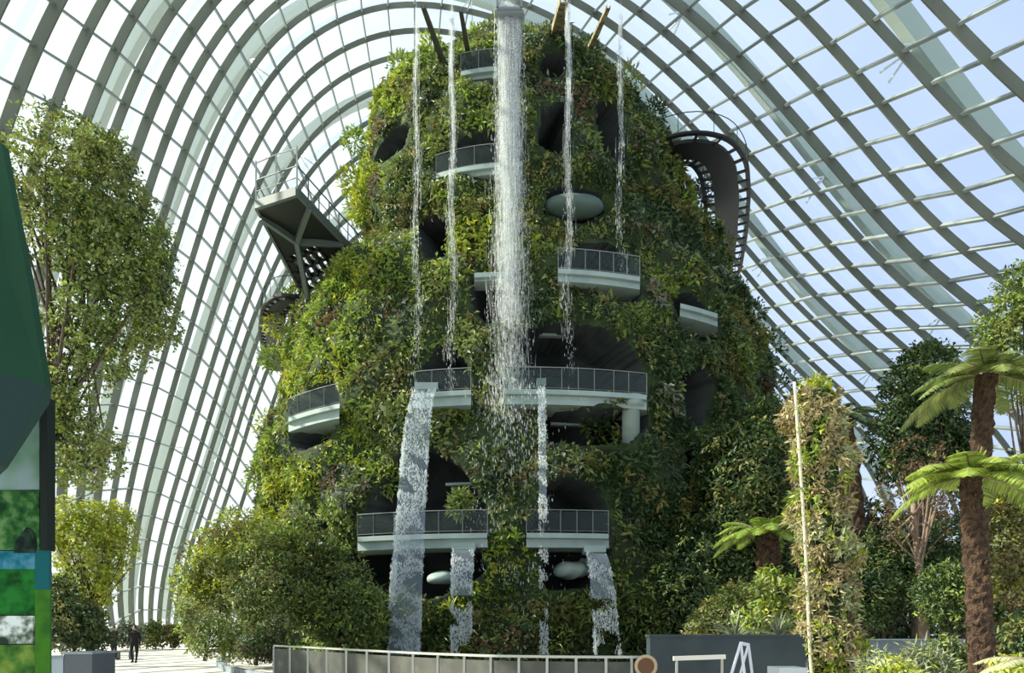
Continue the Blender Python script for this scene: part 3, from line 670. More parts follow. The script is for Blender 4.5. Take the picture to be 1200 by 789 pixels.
# left foreground
tree(44, 790, 14, [(95, 245, 78, 85), (60, 200, 55, 55), (150, 290, 55, 70), (110, 370, 60, 70), (75, 470, 42, 60), (35, 170, 32, 35), (175, 350, 26, 60), (100, 530, 50, 40), (120, 190, 35, 30)],
     'tall airy leafy tree with a dark trunk beside the dark green panel', kind='mid', mix=['lime', 'dark', 'mid'], trunk=[(46, 690), (47, 600), (55, 510), (68, 440), (64, 385), (80, 300), (95, 230)], r0=.13, nl=44000, l=.09, ratio=.5, dens=.62, nb=46)
tree(105, 765, 22, [(105, 640, 46, 55), (85, 620, 30, 35), (130, 620, 24, 34), (120, 680, 26, 40)], 'yellow-green leafy tree behind the planters at the left path', kind='yellow', mix=['yellow', 'yellow', 'pale'], r0=.12, nl=8000, l=.15, dens=.72)
tree(88, 772, 20.5, [(85, 730, 30, 32), (110, 738, 20, 24), (70, 705, 18, 28)], 'low dark green shrub just behind the grey planters', 'shrub', 'dark', 'dark_shrub', mix=['mid', 'dark', 'olive'], nl=6500, l=.13, dens=.9, r0=.06)
# shrubs in front of the mountain's left foot
for a in [
 (dict(px=262, pbase=772, Y=30, crown=[(258, 665, 46, 52), (235, 690, 34, 45), (285, 640, 36, 40)], label='round olive-green bush at the left edge of the planting by the path', kind='yellow', mix=['olive', 'lime', 'rust', 'mid'], nl=11000, l=.2)),
 (dict(px=330, pbase=775, Y=29, crown=[(325, 680, 50, 68), (300, 720, 45, 48), (350, 640, 35, 40)], label='large dark green bush between the path bush and the terraces', kind='mid', mix=['olive', 'lime', 'dark'], nl=12000, l=.2)),
 (dict(px=395, pbase=775, Y=29.5, crown=[(395, 700, 44, 56), (425, 725, 30, 38), (380, 655, 26, 30)], label='dense green bush right behind the left end of the railing', kind='mid', mix=['lime', 'dark', 'dark'], nl=10000, l=.22)),
 (dict(px=240, pbase=775, Y=26, crown=[(245, 745, 28, 24), (275, 752, 24, 22), (222, 722, 14, 20)], label='low fine-leaved bush overhanging the kerb of the path', kind='lime', mix=['olive', 'pale'], nl=5000, l=.14)),
 (dict(px=300, pbase=780, Y=25, crown=[(300, 756, 26, 20), (322, 745, 18, 26)], label='low dark ground shrub at the left end of the railing', kind='dark', mix=['mid', 'rust'], nl=4200, l=.13)),
 ]: tree(cat='shrub', name='leafy_shrub', r0=.08, dens=.85, ratio=.38, **a)
# shrubs far off behind the path
for i, (px, w, h) in enumerate(((150, 12, 10), (182, 14, 12), (205, 12, 8), (228, 14, 9))):
    tree(px, 760, 55-3*(i == 0), [(px, 744, w, h)], ['pale far shrub behind the two visitors', 'dark far shrub under the glass wall, just right of the standing visitor', 'low far shrub under the glass wall between two taller ones', 'low far shrub under the glass wall beside the path bush'][i], 'shrub', ['grey', 'mid', 'olive', 'lime'][i], 'leafy_shrub', nl=1300, l=.3, r0=.05, dens=.9, nb=6)
# mountain's right flank
for a in [
 (dict(px=890, pbase=770, Y=34, crown=[(885, 560, 52, 62), (850, 600, 38, 60), (905, 510, 38, 45), (840, 540, 28, 40)], label='big dark green tree spreading on the right foot of the mountain', kind='dark', mix=['mid', 'dark', 'olive'], nl=15000, l=.28, r0=.25)),
 (dict(px=870, pbase=775, Y=33, crown=[(840, 660, 60, 60), (800, 700, 55, 50), (900, 660, 38, 45)], label='shaded dark shrub mass at the right foot of the mountain', kind='dark', mix=['dark', 'mid'], nl=12000, l=.27, r0=.15)),
 (dict(px=870, pbase=775, Y=24, crown=[(865, 715, 34, 30), (835, 735, 28, 18)], label='rounded olive bush behind the dark wall right of the railing', kind='olive', mix=['dark', 'mid'], nl=6500, l=.15)),
 (dict(px=905, pbase=775, Y=21, crown=[(905, 690, 22, 22), (912, 715, 26, 28), (890, 735, 34, 16)], label='bright broad-leaved shrub behind the dark wall beside the vine column', kind='lime', mix=['pale', 'mid', 'yellow'], nl=2600, l=.2)),
 (dict(px=1040, pbase=775, Y=27, crown=[(1035, 680, 55, 60), (1085, 660, 50, 60), (1000, 700, 35, 50)], label='deep green shaded shrubbery behind the pale stone wall', kind='dark', mix=['dark', 'dark', 'mid'], nl=13000, l=.2)),
 (dict(px=1110, pbase=775, Y=24, crown=[(1110, 700, 34, 42), (1170, 700, 40, 48)], label='mid green broad-leaved shrub behind the nearest tree fern trunk', kind='dark', mix=['lime', 'mid', 'dark'], nl=7500, l=.18)),
 ]: tree(cat='shrub', name='leafy_shrub', dens=.85, ratio=.4, **({'r0': .08} | a))
tree(1075, 770, 33, [(1078, 470, 42, 62), (1060, 520, 42, 45), (1105, 520, 38, 50), (1085, 425, 28, 22), (1130, 540, 20, 40)], 'tall dark glossy-leaved tree behind the tree ferns', kind='dark', mix=['dark', 'dark', 'mid'], nl=17000, l=.26, r0=.3, dens=.75, trunk=[(1078, 650), (1080, 500)])
tree(1083, 770, 26, [(1070, 570, 38, 60), (1095, 600, 30, 40), (1050, 620, 26, 40)], 'slender tree with pale forking branches and sparse brownish leaves', kind='rust', mix=['olive', 'dark', 'rust'], nl=3800, l=.13, r0=.2, bark='palebark', dens=.6, trunk=[(1083, 720), (1080, 690), (1074, 640), (1070, 590)], nb=22)
tree(1215, 770, 23, [(1188, 385, 42, 48), (1205, 350, 40, 40), (1195, 440, 35, 40), (1165, 400, 22, 22)], 'green tree reaching in from the right edge above the tree ferns', kind='mid', mix=['dark', 'lime'], nl=6500, l=.16, r0=.15, dens=.7, nb=12)
tree(1190, 790, 19, [(1185, 600, 34, 34), (1192, 660, 34, 50)], 'golden-brown leaved shrub right of the nearest tree fern trunk', 'shrub', 'olive', 'leafy_shrub', mix=['rust', 'grey', 'yellow'], nl=5200, l=.14, r0=.08, dens=.85)
tree(1120, 770, 40, [(1130, 655, 75, 70), (1180, 610, 50, 75), (1090, 690, 60, 50), (1090, 740, 60, 24), (1170, 738, 50, 26)], 'dark backdrop tree under the glass at the far right, behind the golden shrub', kind='dark', mix=['dark', 'mid'], nl=12000, l=.34, r0=.3, dens=.95)
tree(1020, 770, 38, [(1025, 660, 55, 75), (990, 690, 40, 60), (1020, 738, 50, 24)], 'dark backdrop tree behind the shrubbery right of the vine column', kind='dark', mix=['dark', 'rust'], nl=10000, l=.34, r0=.3, dens=.95)
tree(1175, 790, 15, [(1180, 765, 34, 22), (1205, 745, 26, 26)], 'dark low shrub right of the nearest tree fern trunk, behind the silvery fern', 'shrub', 'dark', 'leafy_shrub', mix=['mid', 'olive'], nl=3200, l=.13, r0=.05, dens=.95, nb=8)
# low foreground plants
tree(1050, 800, 13, [(1050, 795, 24, 14), (1082, 782, 22, 14), (1025, 790, 14, 10)], 'pale grassy plants in front of the stone wall', 'plant', 'grey', 'grassy_plant', mix=['pale', 'lime'], nl=2400, l=.2, ratio=.13, r0=.02, dens=.9, nb=5)
tree(1055, 805, 11, [(1048, 795, 26, 14)], 'bright yellow-green plant at the bottom edge right of the vine column', 'plant', 'yellow', 'leafy_plant', mix=['pale', 'lime'], nl=900, l=.12, r0=.02, dens=.9, nb=4)
tree(1110, 800, 14, [(1112, 772, 22, 18)], 'small dark green plant left of the nearest tree fern trunk', 'plant', 'mid', 'leafy_plant', mix=['dark'], nl=1300, l=.13, r0=.02, dens=.9, nb=4)
tree(1185, 805, 10, [(1185, 792, 24, 10)], 'pale yellow-green plant at the bottom right corner', 'plant', 'yellow', 'leafy_plant', mix=['pale', 'lime'], nl=700, l=.11, r0=.02, dens=.9, nb=4)
# spiky grey-green plants over the dark wall
def spiky(px, py, Y, r, kind, label, n=40, w=.03, name='spiky_plant'):
    c = P(px, py, Y); o = root(name, tuple(c), label, 'plant'); b = MB()
    for i in range(n):
        a = rnd.uniform(0, 6.28); el = rnd.uniform(.35, 1.45); h = np.array((math.cos(a), math.sin(a), 0)); s_ = np.array((-math.sin(a), math.cos(a), 0)); A = []; rr = r*rnd.uniform(.7, 1.1)
        for q in np.linspace(0, 1, 6):
            pos = c+h*rr*q*math.cos(el)+np.array((0, 0, rr*(q*math.sin(el)-.35*q*q))); ww = w*(1-q)**.7+.002; A.append([pos-s_*ww, pos+(0, 0, -.006), pos+s_*ww, pos+(0, 0, .004)])
        b.sweep(np.array(A))
    b.build('blades', LEAF[kind], o)
spiky(862, 750, 19.5, 1.25, 'grey', 'blue-grey spiky plant above the white trestle', 46)
spiky(912, 748, 19.6, 1.2, 'grey', 'grey-green strappy plant left of the vine column pole', 46)
spiky(560, 732, 31, 1.2, 'olive', 'strappy plant at the foot of the mountain between two water sheets')

# ---------------------------------------------------------------- tree ferns
def frond(c, a, ln, el, droop, kind, parent, w=.2, n=26):
    h = np.array((math.cos(a), math.sin(a), 0)); s_ = np.array((-math.sin(a), math.cos(a), 0)); b = MB(); ctr = []
    for q in np.linspace(0, 1, n+1):
        ctr.append(c+h*ln*q*math.cos(el)*(1-.12*q*q)+np.array((0, 0, ln*(q*math.sin(el)-droop*q*q))))
    ctr = np.array(ctr); b.tube(ctr[::3], np.linspace(.016, .003, len(ctr[::3])), 5, mi=1)
    base = []; d = []; nn = []; L_ = []
    T = nrm(np.gradient(ctr, axis=0))
    for i in range(2, n+1):
        q = i/n; pl = ln*w*math.sin(math.pi*min(1, .12+q*.86))**.7+.02
        for sg in (-1, 1):
            for sub in (0, .5):
                p0 = ctr[i]-(ctr[i]-ctr[i-1])*sub; base.append(p0); d.append(s_*sg+T[i]*.45+np.array((0, 0, -.18+rnd.uniform(-.1, .1)))); nn.append(np.cross(T[i], s_)*(-1)); L_.append(pl)
    base = np.array(base); d = nrm(np.array(d)); nn = np.array(nn); L_ = np.array(L_)[:, None]
    U = np.array((0, 0, 1.0)); tw = T[np.clip(np.repeat(np.arange(2, n+1), 4), 0, n)]*ln/n*.30
    V = np.stack([base-tw, base+d*L_*.6-tw*.8-U*L_*.03, base+d*L_-U*L_*.16, base+d*L_*.6+tw*.8-U*L_*.03, base+tw], 1)
    k = len(base); V = V.reshape(-1, 3); i = np.arange(k)*5
    for j in i.tolist(): pass
    b.add(V, [(j, j+1, j+2, j+3, j+4) for j in i.tolist()], 0)
    return b.build('frond', [LEAF[kind], M['palebark']], parent)
def tree_fern(trunk, Y, r0, r1, nf, ln, kind, label, el=(.0, .75), droop=.42, w=.2):
    pts = spline([P(a, b_, Y)*1.0 for a, b_ in trunk], 40); base = pts[0]; o = root('tree_fern', tuple(base), label, 'tree fern')
    t = MB(); n = 20; A = []
    for i, p_ in enumerate(pts):
        q = i/39; r = r0+(r1-r0)*q; a = np.linspace(0, 2*np.pi, n, endpoint=False); rr = r*(1+.13*np.sin(a*5+i*1.9)+.08*np.sin(a*9-i*2.7)+.05*rng.normal(size=n))
        A.append(p_+np.stack([np.cos(a)*rr, np.sin(a)*rr, 0*a], 1))
    t.sweep(np.array(A)); t.build('trunk', M['fernbark'], o)
    # leaf-base stubs and fibres on the trunk
    f = MB()
    for i in range(90):
        q = rng.uniform(.02, .98); p_ = pts[int(q*39)]; a = rng.uniform(0, 6.28); r = r0+(r1-r0)*q; h = np.array((math.cos(a), math.sin(a), 0)); f.tube([p_+h*r*.85, p_+h*(r+.05)+np.array((0, 0, .07))], [.022, .008], 5)
    tag(f.build('leaf_stubs', M['fernbark'], o), kind='stuff')
    top = pts[-1]
    for i in range(nf):
        a = i*2.39996+rnd.uniform(-.15, .15); e_ = lerp(el[0], el[1], (i/nf))+rnd.uniform(-.08, .08)
        frond(top+np.array((math.cos(a), math.sin(a), 0))*r1*.4, a, ln*rnd.uniform(.85, 1.1), e_, droop*rnd.uniform(.85, 1.15), kind, o, w)
    for i in range(4):
        a = i*1.6; b = MB(); pp = [top+np.array((math.cos(a), math.sin(a), 0))*.05*q+np.array((0, 0, .09*q)) for q in range(6)]; b.tube(pp, np.linspace(.03, .012, 6), 6); b.build('crozier', LEAF['lime'], o)
    return o
tree_fern([(1153, 812), (1150, 760), (1146, 680), (1140, 620), (1137, 572), (1138, 560)], 12, .2, .15, 22, 1.28, 'lime', 'nearest tree fern with a reddish-brown fibrous trunk and bright fronds', el=(.1, .8), droop=.5, w=.26)
tree_fern([(1147, 770), (1144, 640), (1150, 520), (1155, 440)], 18, .25, .22, 22, 2.0, 'mid', 'taller tree fern with a dark red trunk rising behind the nearest tree fern', el=(-.05, .7), droop=.45, w=.22)
tree_fern([(906, 775), (903, 700), (900, 640), (897, 624)], 24, .42, .36, 24, 1.75, 'lime', 'short tree fern left of the vine column', el=(.1, .8), droop=.5, w=.24)
tree_fern([(1012, 770), (1006, 660), (998, 560), (988, 488)], 28, .42, .3, 16, 1.5, 'dark', 'tall dark-trunked tree fern just right of the vine column', el=(.0, .7), droop=.45)
f5 = root('low_fern', tuple(P(1212, 775, 9)), 'pale silvery fern fronds at the right edge beside the nearest trunk', 'fern')
for a, e_ in ((3.05, .12), (2.7, .3), (3.5, .25)): frond(P(1212, 775, 9), a, .75, e_, .35, 'pale', f5, .2)

# ---------------------------------------------------------------- vine column and pole
vc = root('vine_column', tuple(P(972, 800, 18)*np.array((1, 1, 0))), 'tall narrow column wrapped in pale climbing plants and bromeliads', 'planted column')
c0, c1 = P(978, 800, 18)*np.array((1, 1, 0)), P(956, 462, 18); b = MB(); b.tube(spline([c0, c1], 20), .42, 14); b.build('core', M['soil'], vc)
n = 1700; q = rng.uniform(0, 1, n); a = rng.uniform(0, 6.283, n); rr = .42+rng.uniform(-.05, .2, n)+.14*np.sin(q*19+a)+.1*np.sin(q*43)
nn = np.stack([np.cos(a), np.sin(a), 0*a], 1); p_ = c0+(c1-c0)*q[:, None]+nn*rr[:, None]
lv = Leaves(); kq = smooth_noise(p_, 1.6, 77); ks = np.where(kq > .9, LI['pale'], np.where(kq > .1, LI['straw'], np.where(kq > -.4, LI['lime'], np.where(kq > -.9, LI['straw'], LI['rust']))))
ks = np.where(rng.uniform(0, 1, n) < .15, LI['yellow'], ks); ks = np.where(rng.uniform(0, 1, n) < .2, LI['straw'], ks)
clumps(lv, p_, nn, ks, 8, rng.uniform(.12, .24, n), np.full(n, .12), spread=.8, ratio=.3)
n2 = 60; p2 = c1+rdir(n2)*np.array((.35, .35, .3)); clumps(lv, p2, rdir(n2), np.full(n2, LI['yellow']), 8, np.full(n2, .2), np.full(n2, .12), ratio=.25)
tag(lv.build('climbing_leaves', LM, vc), kind='stuff')
b = MB(); b.tube(spline([P(955, 830, 16.5)*np.array((1, 1, 0)), P(950, 789, 16.5), P(944, 640, 16.5), P(936, 520, 16.5), P(931, 448, 16.5)], 30), .036, 8)
tag(b.build('pole', mat('pale_wood', (.55, .52, .36), .7), smooth=True), 'pale slender pole leaning along the left side of the vine column', 'pole')

pv = Leaves(); q = rng.uniform(.03, .97, 90); pz = np.stack([np.interp(q, [0, .35, 1], [P(952, 789, 16.5)[0], P(944, 660, 16.5)[0], P(931, 450, 16.5)[0]]), np.full(90, 16.5), P(0, 789, 16.5)[2]+(P(0, 450, 16.5)[2]-P(0, 789, 16.5)[2])*q], 1)
clumps(pv, pz, rdir(90), rng.choice([LI['pale'], LI['straw'], LI['lime']], 90), 5, np.full(90, .11), np.full(90, .09), ratio=.3); tag(pv.build('pole_vine', LM), 'thin leafy vine winding up the pale leaning pole', 'vine', kind='stuff')
# ---------------------------------------------------------------- railing round the pool
path = [(321, 23.0), (360, 21.2), (400, 19.4), (450, 17.6), (500, 16.2), (573, 14.9), (660, 14.4), (740, 14.3), (754, 14.3)]
pp = spline([((x-600)*Y/F, Y, 0) for x, Y in path], 80)
rl_ = root('guard_railing', tuple(pp[0]), 'curved metal guard railing with grey mesh panels around the pool', 'railing')
HR = 1.13
b = MB(); A = np.stack([pp+(0, -.03, HR), pp+(0, .05, HR), pp+(0, .05, HR-.05), pp+(0, -.03, HR-.05)], 1); b.sweep(A); b.build('top_rail', M['rail'], rl_)
us, _ = proj(pp+np.array((0, 0, 1.0)))
posts_px = [321, 340, 361, 383, 406, 430, 456, 484, 513, 544, 575, 608, 641, 675, 710, 740, 754]
for x in posts_px:
    p0 = np.array([np.interp(x, us, pp[:, i]) for i in range(3)]); b = MB(); b.box(p0+(0, 0, HR/2-.02), (.05, .07, HR-.04)); b.box(p0+(0, 0, .01), (.14, .14, .02)); b.build('post', M['rail'], rl_)
b = MB(); b.sweep(np.stack([pp+(0, 0, HR-.12), pp+(0, .012, HR-.12), pp+(0, .012, .1), pp+(0, 0, .1)], 1)); b.build('mesh_panel', mat('mesh_panel', (.085, .09, .075), .6, .2, (.06, .065, .055), 3), rl_)
cc = P(757, 781, 14.1); b = MB(); a = np.linspace(0, 2*np.pi, 37)
b.tube(np.stack([cc[0]+.19*np.cos(a), cc[1]+0*a, cc[2]+.19*np.sin(a)], 1), .035, 8, cap=False)
rg = root('round_sign', tuple(cc), 'round brown disc with a pale rim at the right end of the railing', 'sign'); b.build('rim', mat('pale_rim', (.45, .34, .2), .6), rg, True)
b = MB(); A = np.stack([np.stack([cc[0]+.17*np.cos(a[:-1]), cc[1]+y+0*a[:-1], cc[2]+.17*np.sin(a[:-1])], 1) for y in (-.01, .02)], 0); b.sweep(A); b.build('disc', mat('brown_disc', (.12, .06, .03), .7), rg)
b = MB(); b.tube([cc+(0, .03, -.15), (cc[0], cc[1]+.03, 0)], .025, 8); b.build('post', M['rail'], rg)

# ---------------------------------------------------------------- pool, walls and planters
b = MB(); b.box((.5, 27.3, .03), (17, 7.6, .06)); tag(b.build('pool_water', mat('pool_water', (.03, .05, .045), .08, spec=.8)), 'dark pool of water at the foot of the mountain behind the railing', 'pool')
M['bluewall'] = mat('dark_blue_wall', (.03, .048, .056), .5, 0, (.022, .035, .042), 1.5); M['stone'] = mat('grey_stone', (.26, .31, .33), .7, 0, (.18, .22, .24), 2.5, bump=.4)
def block(name, px0, px1, pyt, Y, depth, m, label, cat='wall', cap=None):
    a, c = P(px0, pyt, Y), P(px1, pyt, Y); o = root(name, ((a[0]+c[0])/2, Y+depth/2, 0), label, cat); b = MB(); hgt = a[2]; w = c[0]-a[0]
    b.box(((a[0]+c[0])/2, Y+depth/2, hgt/2), (w, depth, hgt)); b.build('body', m, o)
    if cap: b = MB(); b.box(((a[0]+c[0])/2, Y+depth/2, hgt+.03), (w+.06, depth+.06, .06)); b.build('coping', cap, o)
    return o
block('planter_wall', 762, 944, 747, 17.6, .5, M['bluewall'], 'dark blue-grey planter wall right of the railing', cap=M['bluewall'])
block('stone_wall', 1003, 1136, 752, 20, .5, M['stone'], 'pale grey-blue stone wall behind the low plants right of the vine column', cap=M['stone'])
block('white_box', 913, 946, 783, 13, .6, mat('pale_box', (.5, .56, .56), .5), 'pale box with a flat top at the bottom edge beside the pole', 'box')
block('planter', 57, 74, 772, 19, 1.0, mat('light_planter', (.30, .36, .40), .6), 'pale blue-grey planter at the foot of the green panel', 'planter', cap=M['stone'])
block('planter', 75, 108, 767, 19, 1.1, mat('slate_planter', (.085, .10, .115), .6), 'dark slate planter beside the pale path', 'planter', cap=M['stone'])
hb = root('handrail', tuple(P(790, 771, 16.8)*np.array((1, 1, 0))), 'pale horizontal handrail in front of the dark planter wall', 'handrail')
b = MB(); b.bar(P(789, 772, 16.8), P(850, 770, 16.8), .07, .1); b.build('bar', mat('cream_rail', (.66, .66, .58), .5), hb)
for x in (793, 846): p0 = P(x, 772, 16.8); b = MB(); b.bar(p0, (p0[0], p0[1], 0), .05, .05); b.build('leg', M['rail'], hb)
ts = root('trestle_easel', tuple(P(868, 800, 12.5)*np.array((1, 1, 0))), 'white folding trestle with splayed legs in front of the dark wall', 'trestle'); wm = mat('white_metal', (.55, .58, .66), .4)
ap = P(868, 754, 12.5); aq = P(877, 756, 12.7)
for a_, x, Y in ((ap, 838, 12.2), (ap, 880, 12.2), (aq, 889, 12.9), (aq, 852, 12.9)):
    p0 = P(x, 800, Y); p0[2] = 0; b = MB(); b.bar(a_, p0, .035, .035); b.build('leg', wm, ts)
b = MB(); b.bar(ap, aq, .05, .05); b.bar(lerp(ap, P(838, 800, 12.2)*np.array((1, 1, 0)), .62), lerp(ap, P(880, 800, 12.2)*np.array((1, 1, 0)), .62), .03, .03); b.build('brace', wm, ts)
# low kerb along the planting by the path
b = MB(); kp = spline([((x-600)*Y/F, Y, 0) for x, Y in ((262, 40), (255, 33), (262, 28), (290, 25), (322, 23.2))], 30); b.sweep(np.stack([kp+(-.12, 0, .22), kp+(.12, 0, .22), kp+(.12, 0, 0), kp+(-.12, 0, 0)], 1)); tag(b.build('kerb', M['stone']), 'low stone kerb between the pale path and the planting', 'kerb')

# ---------------------------------------------------------------- green panels at the left edge
pg = root('angular_canopy', tuple(P(20, 560, 6.2)*np.array((1, 1, 0))), 'large dark green angular panel leaning in at the left edge', 'panel')
def plate(pts, Ys, th_, m, name, par, back=True):
    A = np.array([P(x, y, Y) for (x, y), Y in zip(pts, Ys)]); b = MB(); b.sweep(np.stack([A, A+np.array((0, th_, 0))], 0)); return b.build(name, m, par)
plate([(-60, 120), (2, 168), (12, 222), (34, 335), (53, 452), (-60, 418)], [6.2, 6.2, 6.25, 6.3, 6.35, 6.0], .09, mat('dark_green_panel', (.009, .044, .022), .6, 0, (.012, .052, .027), .6, spec=.15), 'upper_facet', pg)
plate([(-60, 418), (53, 452), (50, 470), (0, 546), (-60, 600)], [6.0, 6.35, 6.35, 6.0, 5.8], .09, mat('grey_green_panel', (.018, .042, .035), .6, spec=.15), 'lower_facet', pg)
sg = root('info_board', tuple(P(25, 800, 6.6)*np.array((1, 1, 0))), 'tall green information board with photographs at the left edge', 'sign')
def img_mat(name, c1, c2, c3, s):
    m = bpy.data.materials.new(name); m.use_nodes = True; t = m.node_tree; bs = t.nodes['Principled BSDF']; bs.inputs['Roughness'].default_value = .7; bs.inputs['Specular IOR Level'].default_value = .1
    tc_ = t.nodes.new('ShaderNodeTexCoord'); nz_ = t.nodes.new('ShaderNodeTexNoise'); nz_.inputs['Scale'].default_value = s; nz_.inputs['Detail'].default_value = 3
    rp = t.nodes.new('ShaderNodeValToRGB'); el = rp.color_ramp.elements; el[0].position = .38; el[0].color = (*c1, 1); el[1].position = .64; el[1].color = (*c3, 1); el.new(.5).color = (*c2, 1)
    t.links.new(tc_.outputs['Object'], nz_.inputs['Vector']); t.links.new(nz_.outputs['Fac'], rp.inputs[0]); t.links.new(rp.outputs[0], bs.inputs['Base Color']); return m
def sp(x0, y0, x1, y1, m, name='printed_panel', Y=6.55, pts=None, th_=.02, par=None):
    return plate(pts or [(x0, y0), (x1, y0), (x1, y1), (x0, y1)], [Y]*len(pts or [0]*4), th_, m, name, par or sg)
sp(-40, 470, 54, 830, mat('board_back', (.015, .05, .035), .5), 'board', 6.62, th_=.08)
sp(0, 0, 0, 0, img_mat('blurred_sky_reflection', (.05, .16, .07), (.14, .24, .20), (.22, .30, .36), 1.6), 'photo_or_reflection', pts=[(-40, 590), (2, 545), (42, 482), (46, 490), (46, 574), (-40, 575)])  # sky reflection on the glassy upper panel, painted as colour noise
sp(-40, 575, 46, 645, img_mat('foliage_reflection', (.005, .03, .01), (.02, .09, .02), (.09, .19, .07), 8), 'photo_or_reflection', 6.54)  # blurred greenery in the same reflection, painted on
sp(0, 0, 0, 0, img_mat('dark_figure_reflection', (.003, .006, .006), (.008, .02, .016), (.02, .05, .03), 9), 'photo_or_reflection', 6.53, pts=[(16, 648), (18, 634), (25, 626), (31, 618), (38, 622), (42, 634), (42, 648)])  # dark figure of the reflection, painted as a flat plate
sp(-40, 646, 41, 667, img_mat('teal_print', (.005, .07, .10), (.01, .12, .18), (.06, .20, .28), 8), 'printed_panel', 6.54)
sp(41, 645, 57, 691, mat('teal_strip', (.006, .085, .10), .7, spec=.1), 'side_panel', 6.53)
sp(-40, 667, 41, 721, img_mat('green_print', (.003, .035, .008), (.006, .08, .012), (.012, .13, .02), 8), 'printed_panel', 6.54)
sp(-40, 722, 39, 755, img_mat('flower_print', (.02, .03, .02), (.12, .16, .12), (.55, .62, .62), 9), 'photo_or_reflection', 6.54)
sp(-40, 756, 41, 830, img_mat('lime_print', (.01, .05, .015), (.05, .14, .02), (.14, .22, .04), 6), 'printed_panel', 6.54)
sp(41, 691, 58, 830, mat('bright_green_strip', (.04, .14, .012), .7, 0, (.02, .09, .012), 6, spec=.1), 'side_panel', 6.53)
sp(47, 465, 55, 645, mat('dark_post', (.008, .014, .012), .7, spec=.15), 'frame_post', 6.5, th_=.12)

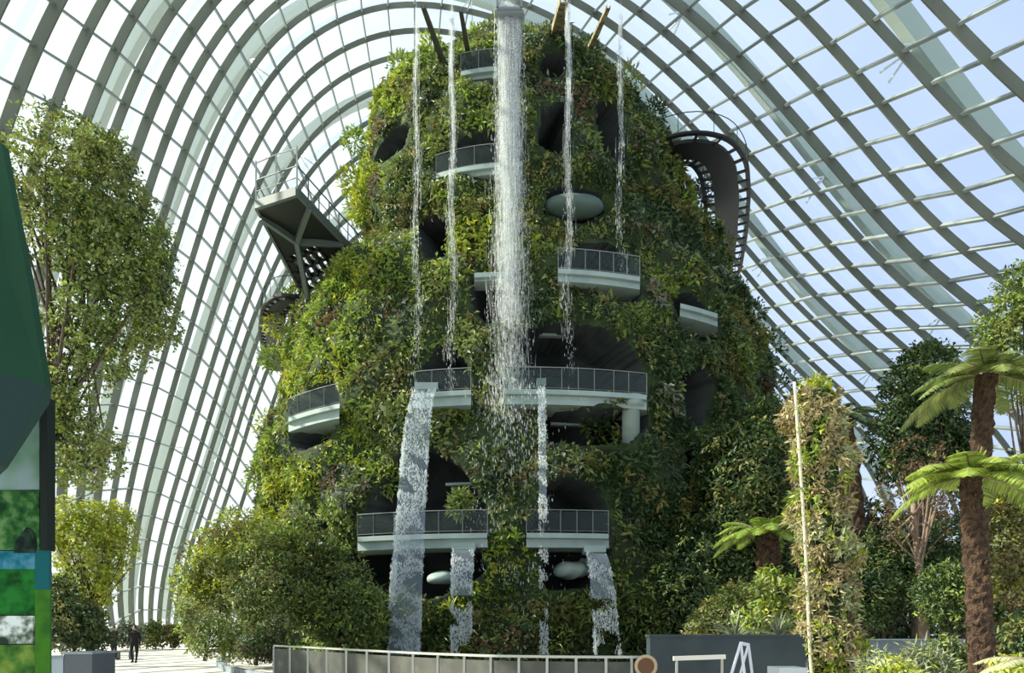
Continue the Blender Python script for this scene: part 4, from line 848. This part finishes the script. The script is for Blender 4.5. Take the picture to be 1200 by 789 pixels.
# ---------------------------------------------------------------- visitors
def person(px, Y, label, top, legs, rz, pose):
    base = np.array(((px-600)*Y/F, Y, 0.0)); o = root('person', tuple(base), label, 'person')
    v = {}
    st = pose['stride']; arm = pose['arm']
    J = dict(pel=(0, 0, .95), waist=(0, 0, 1.08), chest=(0, .01, 1.32), neck=(0, 0, 1.49), head0=(0, -.01, 1.56),
             hl=(-.1, 0, .9), kl=(-.11, -.05-st*.1, .5), al=(-.11, st*.25, .09), tl=(-.12, st*.25-.17, .035),
             hr=(.1, 0, .9), kr=(.11, -.04+st*.12, .5), ar=(.11, -st*.22, .09), tr=(.12, -st*.22-.17, .035),
             sl=(-.19, 0, 1.42), el=(-.26, .03, 1.14), wl=(-.25-arm*.02, -.08-arm*.1, .9), fl=(-.25, -.12-arm*.1, .8),
             sr=(.19, 0, 1.42), er=(.26, .03, 1.14), wr=(.25, -.06, .9), fr=(.25, -.09, .8))
    E = [('pel', 'waist'), ('waist', 'chest'), ('chest', 'neck'), ('neck', 'head0'), ('pel', 'hl'), ('hl', 'kl'), ('kl', 'al'), ('al', 'tl'), ('pel', 'hr'), ('hr', 'kr'), ('kr', 'ar'), ('ar', 'tr'),
         ('chest', 'sl'), ('sl', 'el'), ('el', 'wl'), ('wl', 'fl'), ('chest', 'sr'), ('sr', 'er'), ('er', 'wr'), ('wr', 'fr')]
    Rd = dict(pel=.15, waist=.14, chest=.16, neck=.06, head0=.055, hl=.11, kl=.065, al=.045, tl=.04, hr=.11, kr=.065, ar=.045, tr=.04, sl=.07, el=.05, wl=.035, fl=.02, sr=.07, er=.05, wr=.035, fr=.02)
    ks = list(J); cr_, sr_ = math.cos(rz), math.sin(rz)
    me = bpy.data.meshes.new('body'); me.from_pydata([(x*cr_-y*sr_, x*sr_+y*cr_, z) for x, y, z in J.values()], [(ks.index(a), ks.index(b)) for a, b in E], [])
    bo = link('body', me, top, o); mo = bo.modifiers.new('skin', 'SKIN'); 
    for i, k in enumerate(ks): me.skin_vertices[0].data[i].radius = (Rd[k], Rd[k]*(.75 if k in ('chest', 'waist', 'pel') else 1)); 
    me.skin_vertices[0].data[0].use_root = True
    bo.modifiers.new('sub', 'SUBSURF').levels = 2; bo.modifiers['sub'].render_levels = 2
    hp = base+np.array((0, 0, 1.63)); blob('head', hp, (.075, .095, .115), M['skin'], o, 4, 20, .02); blob('hair', hp+np.array((math.sin(rz)*.0, .018, .025)), (.085, .1, .11), M['hair'], o, 5, 20, .04)
    for s_, k in ((-1, 'fl'), (1, 'fr')):
        x, y, z = J[k]; q = base+np.array((x*cr_-y*sr_, x*sr_+y*cr_, z)); b = MB(); b.tube([q+(0, 0, .03), q-(0, 0, .03), q-(0, 0, .06)], [.028, .036, .03], 8)
        for f_ in range(4): fx = (f_-1.5)*.017; b.tube([q+(0, fx, -.05), q+(s_*-.004, fx, -.10), q+(s_*-.014, fx, -.13-.008*(f_ in (1, 2)))], [.009, .008, .006], 6)
        b.tube([q+(0, -.03, -.01), q+(0, -.05, -.05), q+(0, -.05, -.075)], [.011, .009, .007], 6); b.build('hand', M['skin'], o, True)
    b = MB(); 
    for k, k2 in (('al', 'tl'), ('ar', 'tr')):
        a_, c_ = [base+np.array((J[x][0]*cr_-J[x][1]*sr_, J[x][0]*sr_+J[x][1]*cr_, J[x][2])) for x in (k, k2)]; b.tube([a_+(0, 0, -.03), lerp(a_, c_, .6)-(0, 0, .02), c_-(0, 0, .0)], [.052, .048, .034], 8)
    b.build('shoe', M['black'], o, True)
    b = MB(); q = [base+np.array((0, 0, z)) for z in (.82, .95, 1.1, 1.3, 1.42, 1.47)]; A = []
    for c_, w in zip(q, (.19, .19, .18, .215, .2, .1)):
        a = np.linspace(0, 2*np.pi, 16, endpoint=False); x, y = np.cos(a)*w, np.sin(a)*w*.68; A.append(np.stack([c_[0]+x*cr_-y*sr_, c_[1]+x*sr_+y*cr_, c_[2]+0*a], 1))
    b.sweep(np.array(A)); b.build('jacket', top, o, True)
    return o
person(157.5, 34.5, 'person in black clothes standing on the pale path with legs apart', M['black'], M['black'], .15, dict(stride=.45, arm=1))
person(133, 37.5, 'person in dark grey clothes left of the person in black, by the planter', M['grey_cloth'], M['grey_cloth'], 1.2, dict(stride=.2, arm=0))
bn = root('bench', tuple(P(146, 760, 38)*np.array((1, 1, 0))), 'grey bench on the path between the two visitors', 'bench')
b = MB(); c_ = P(146, 760, 38)*np.array((1, 1, 0)); b.box(c_+(0, 0, .42), (.9, .45, .07)); b.build('seat', M['stone'], bn)
for s_ in (-1, 1): b = MB(); b.box(c_+(s_*.36, 0, .19), (.08, .4, .385)); b.build('leg', M['stone'], bn)

for o in bpy.data.objects:
    if '_o' in o: del o['_o']
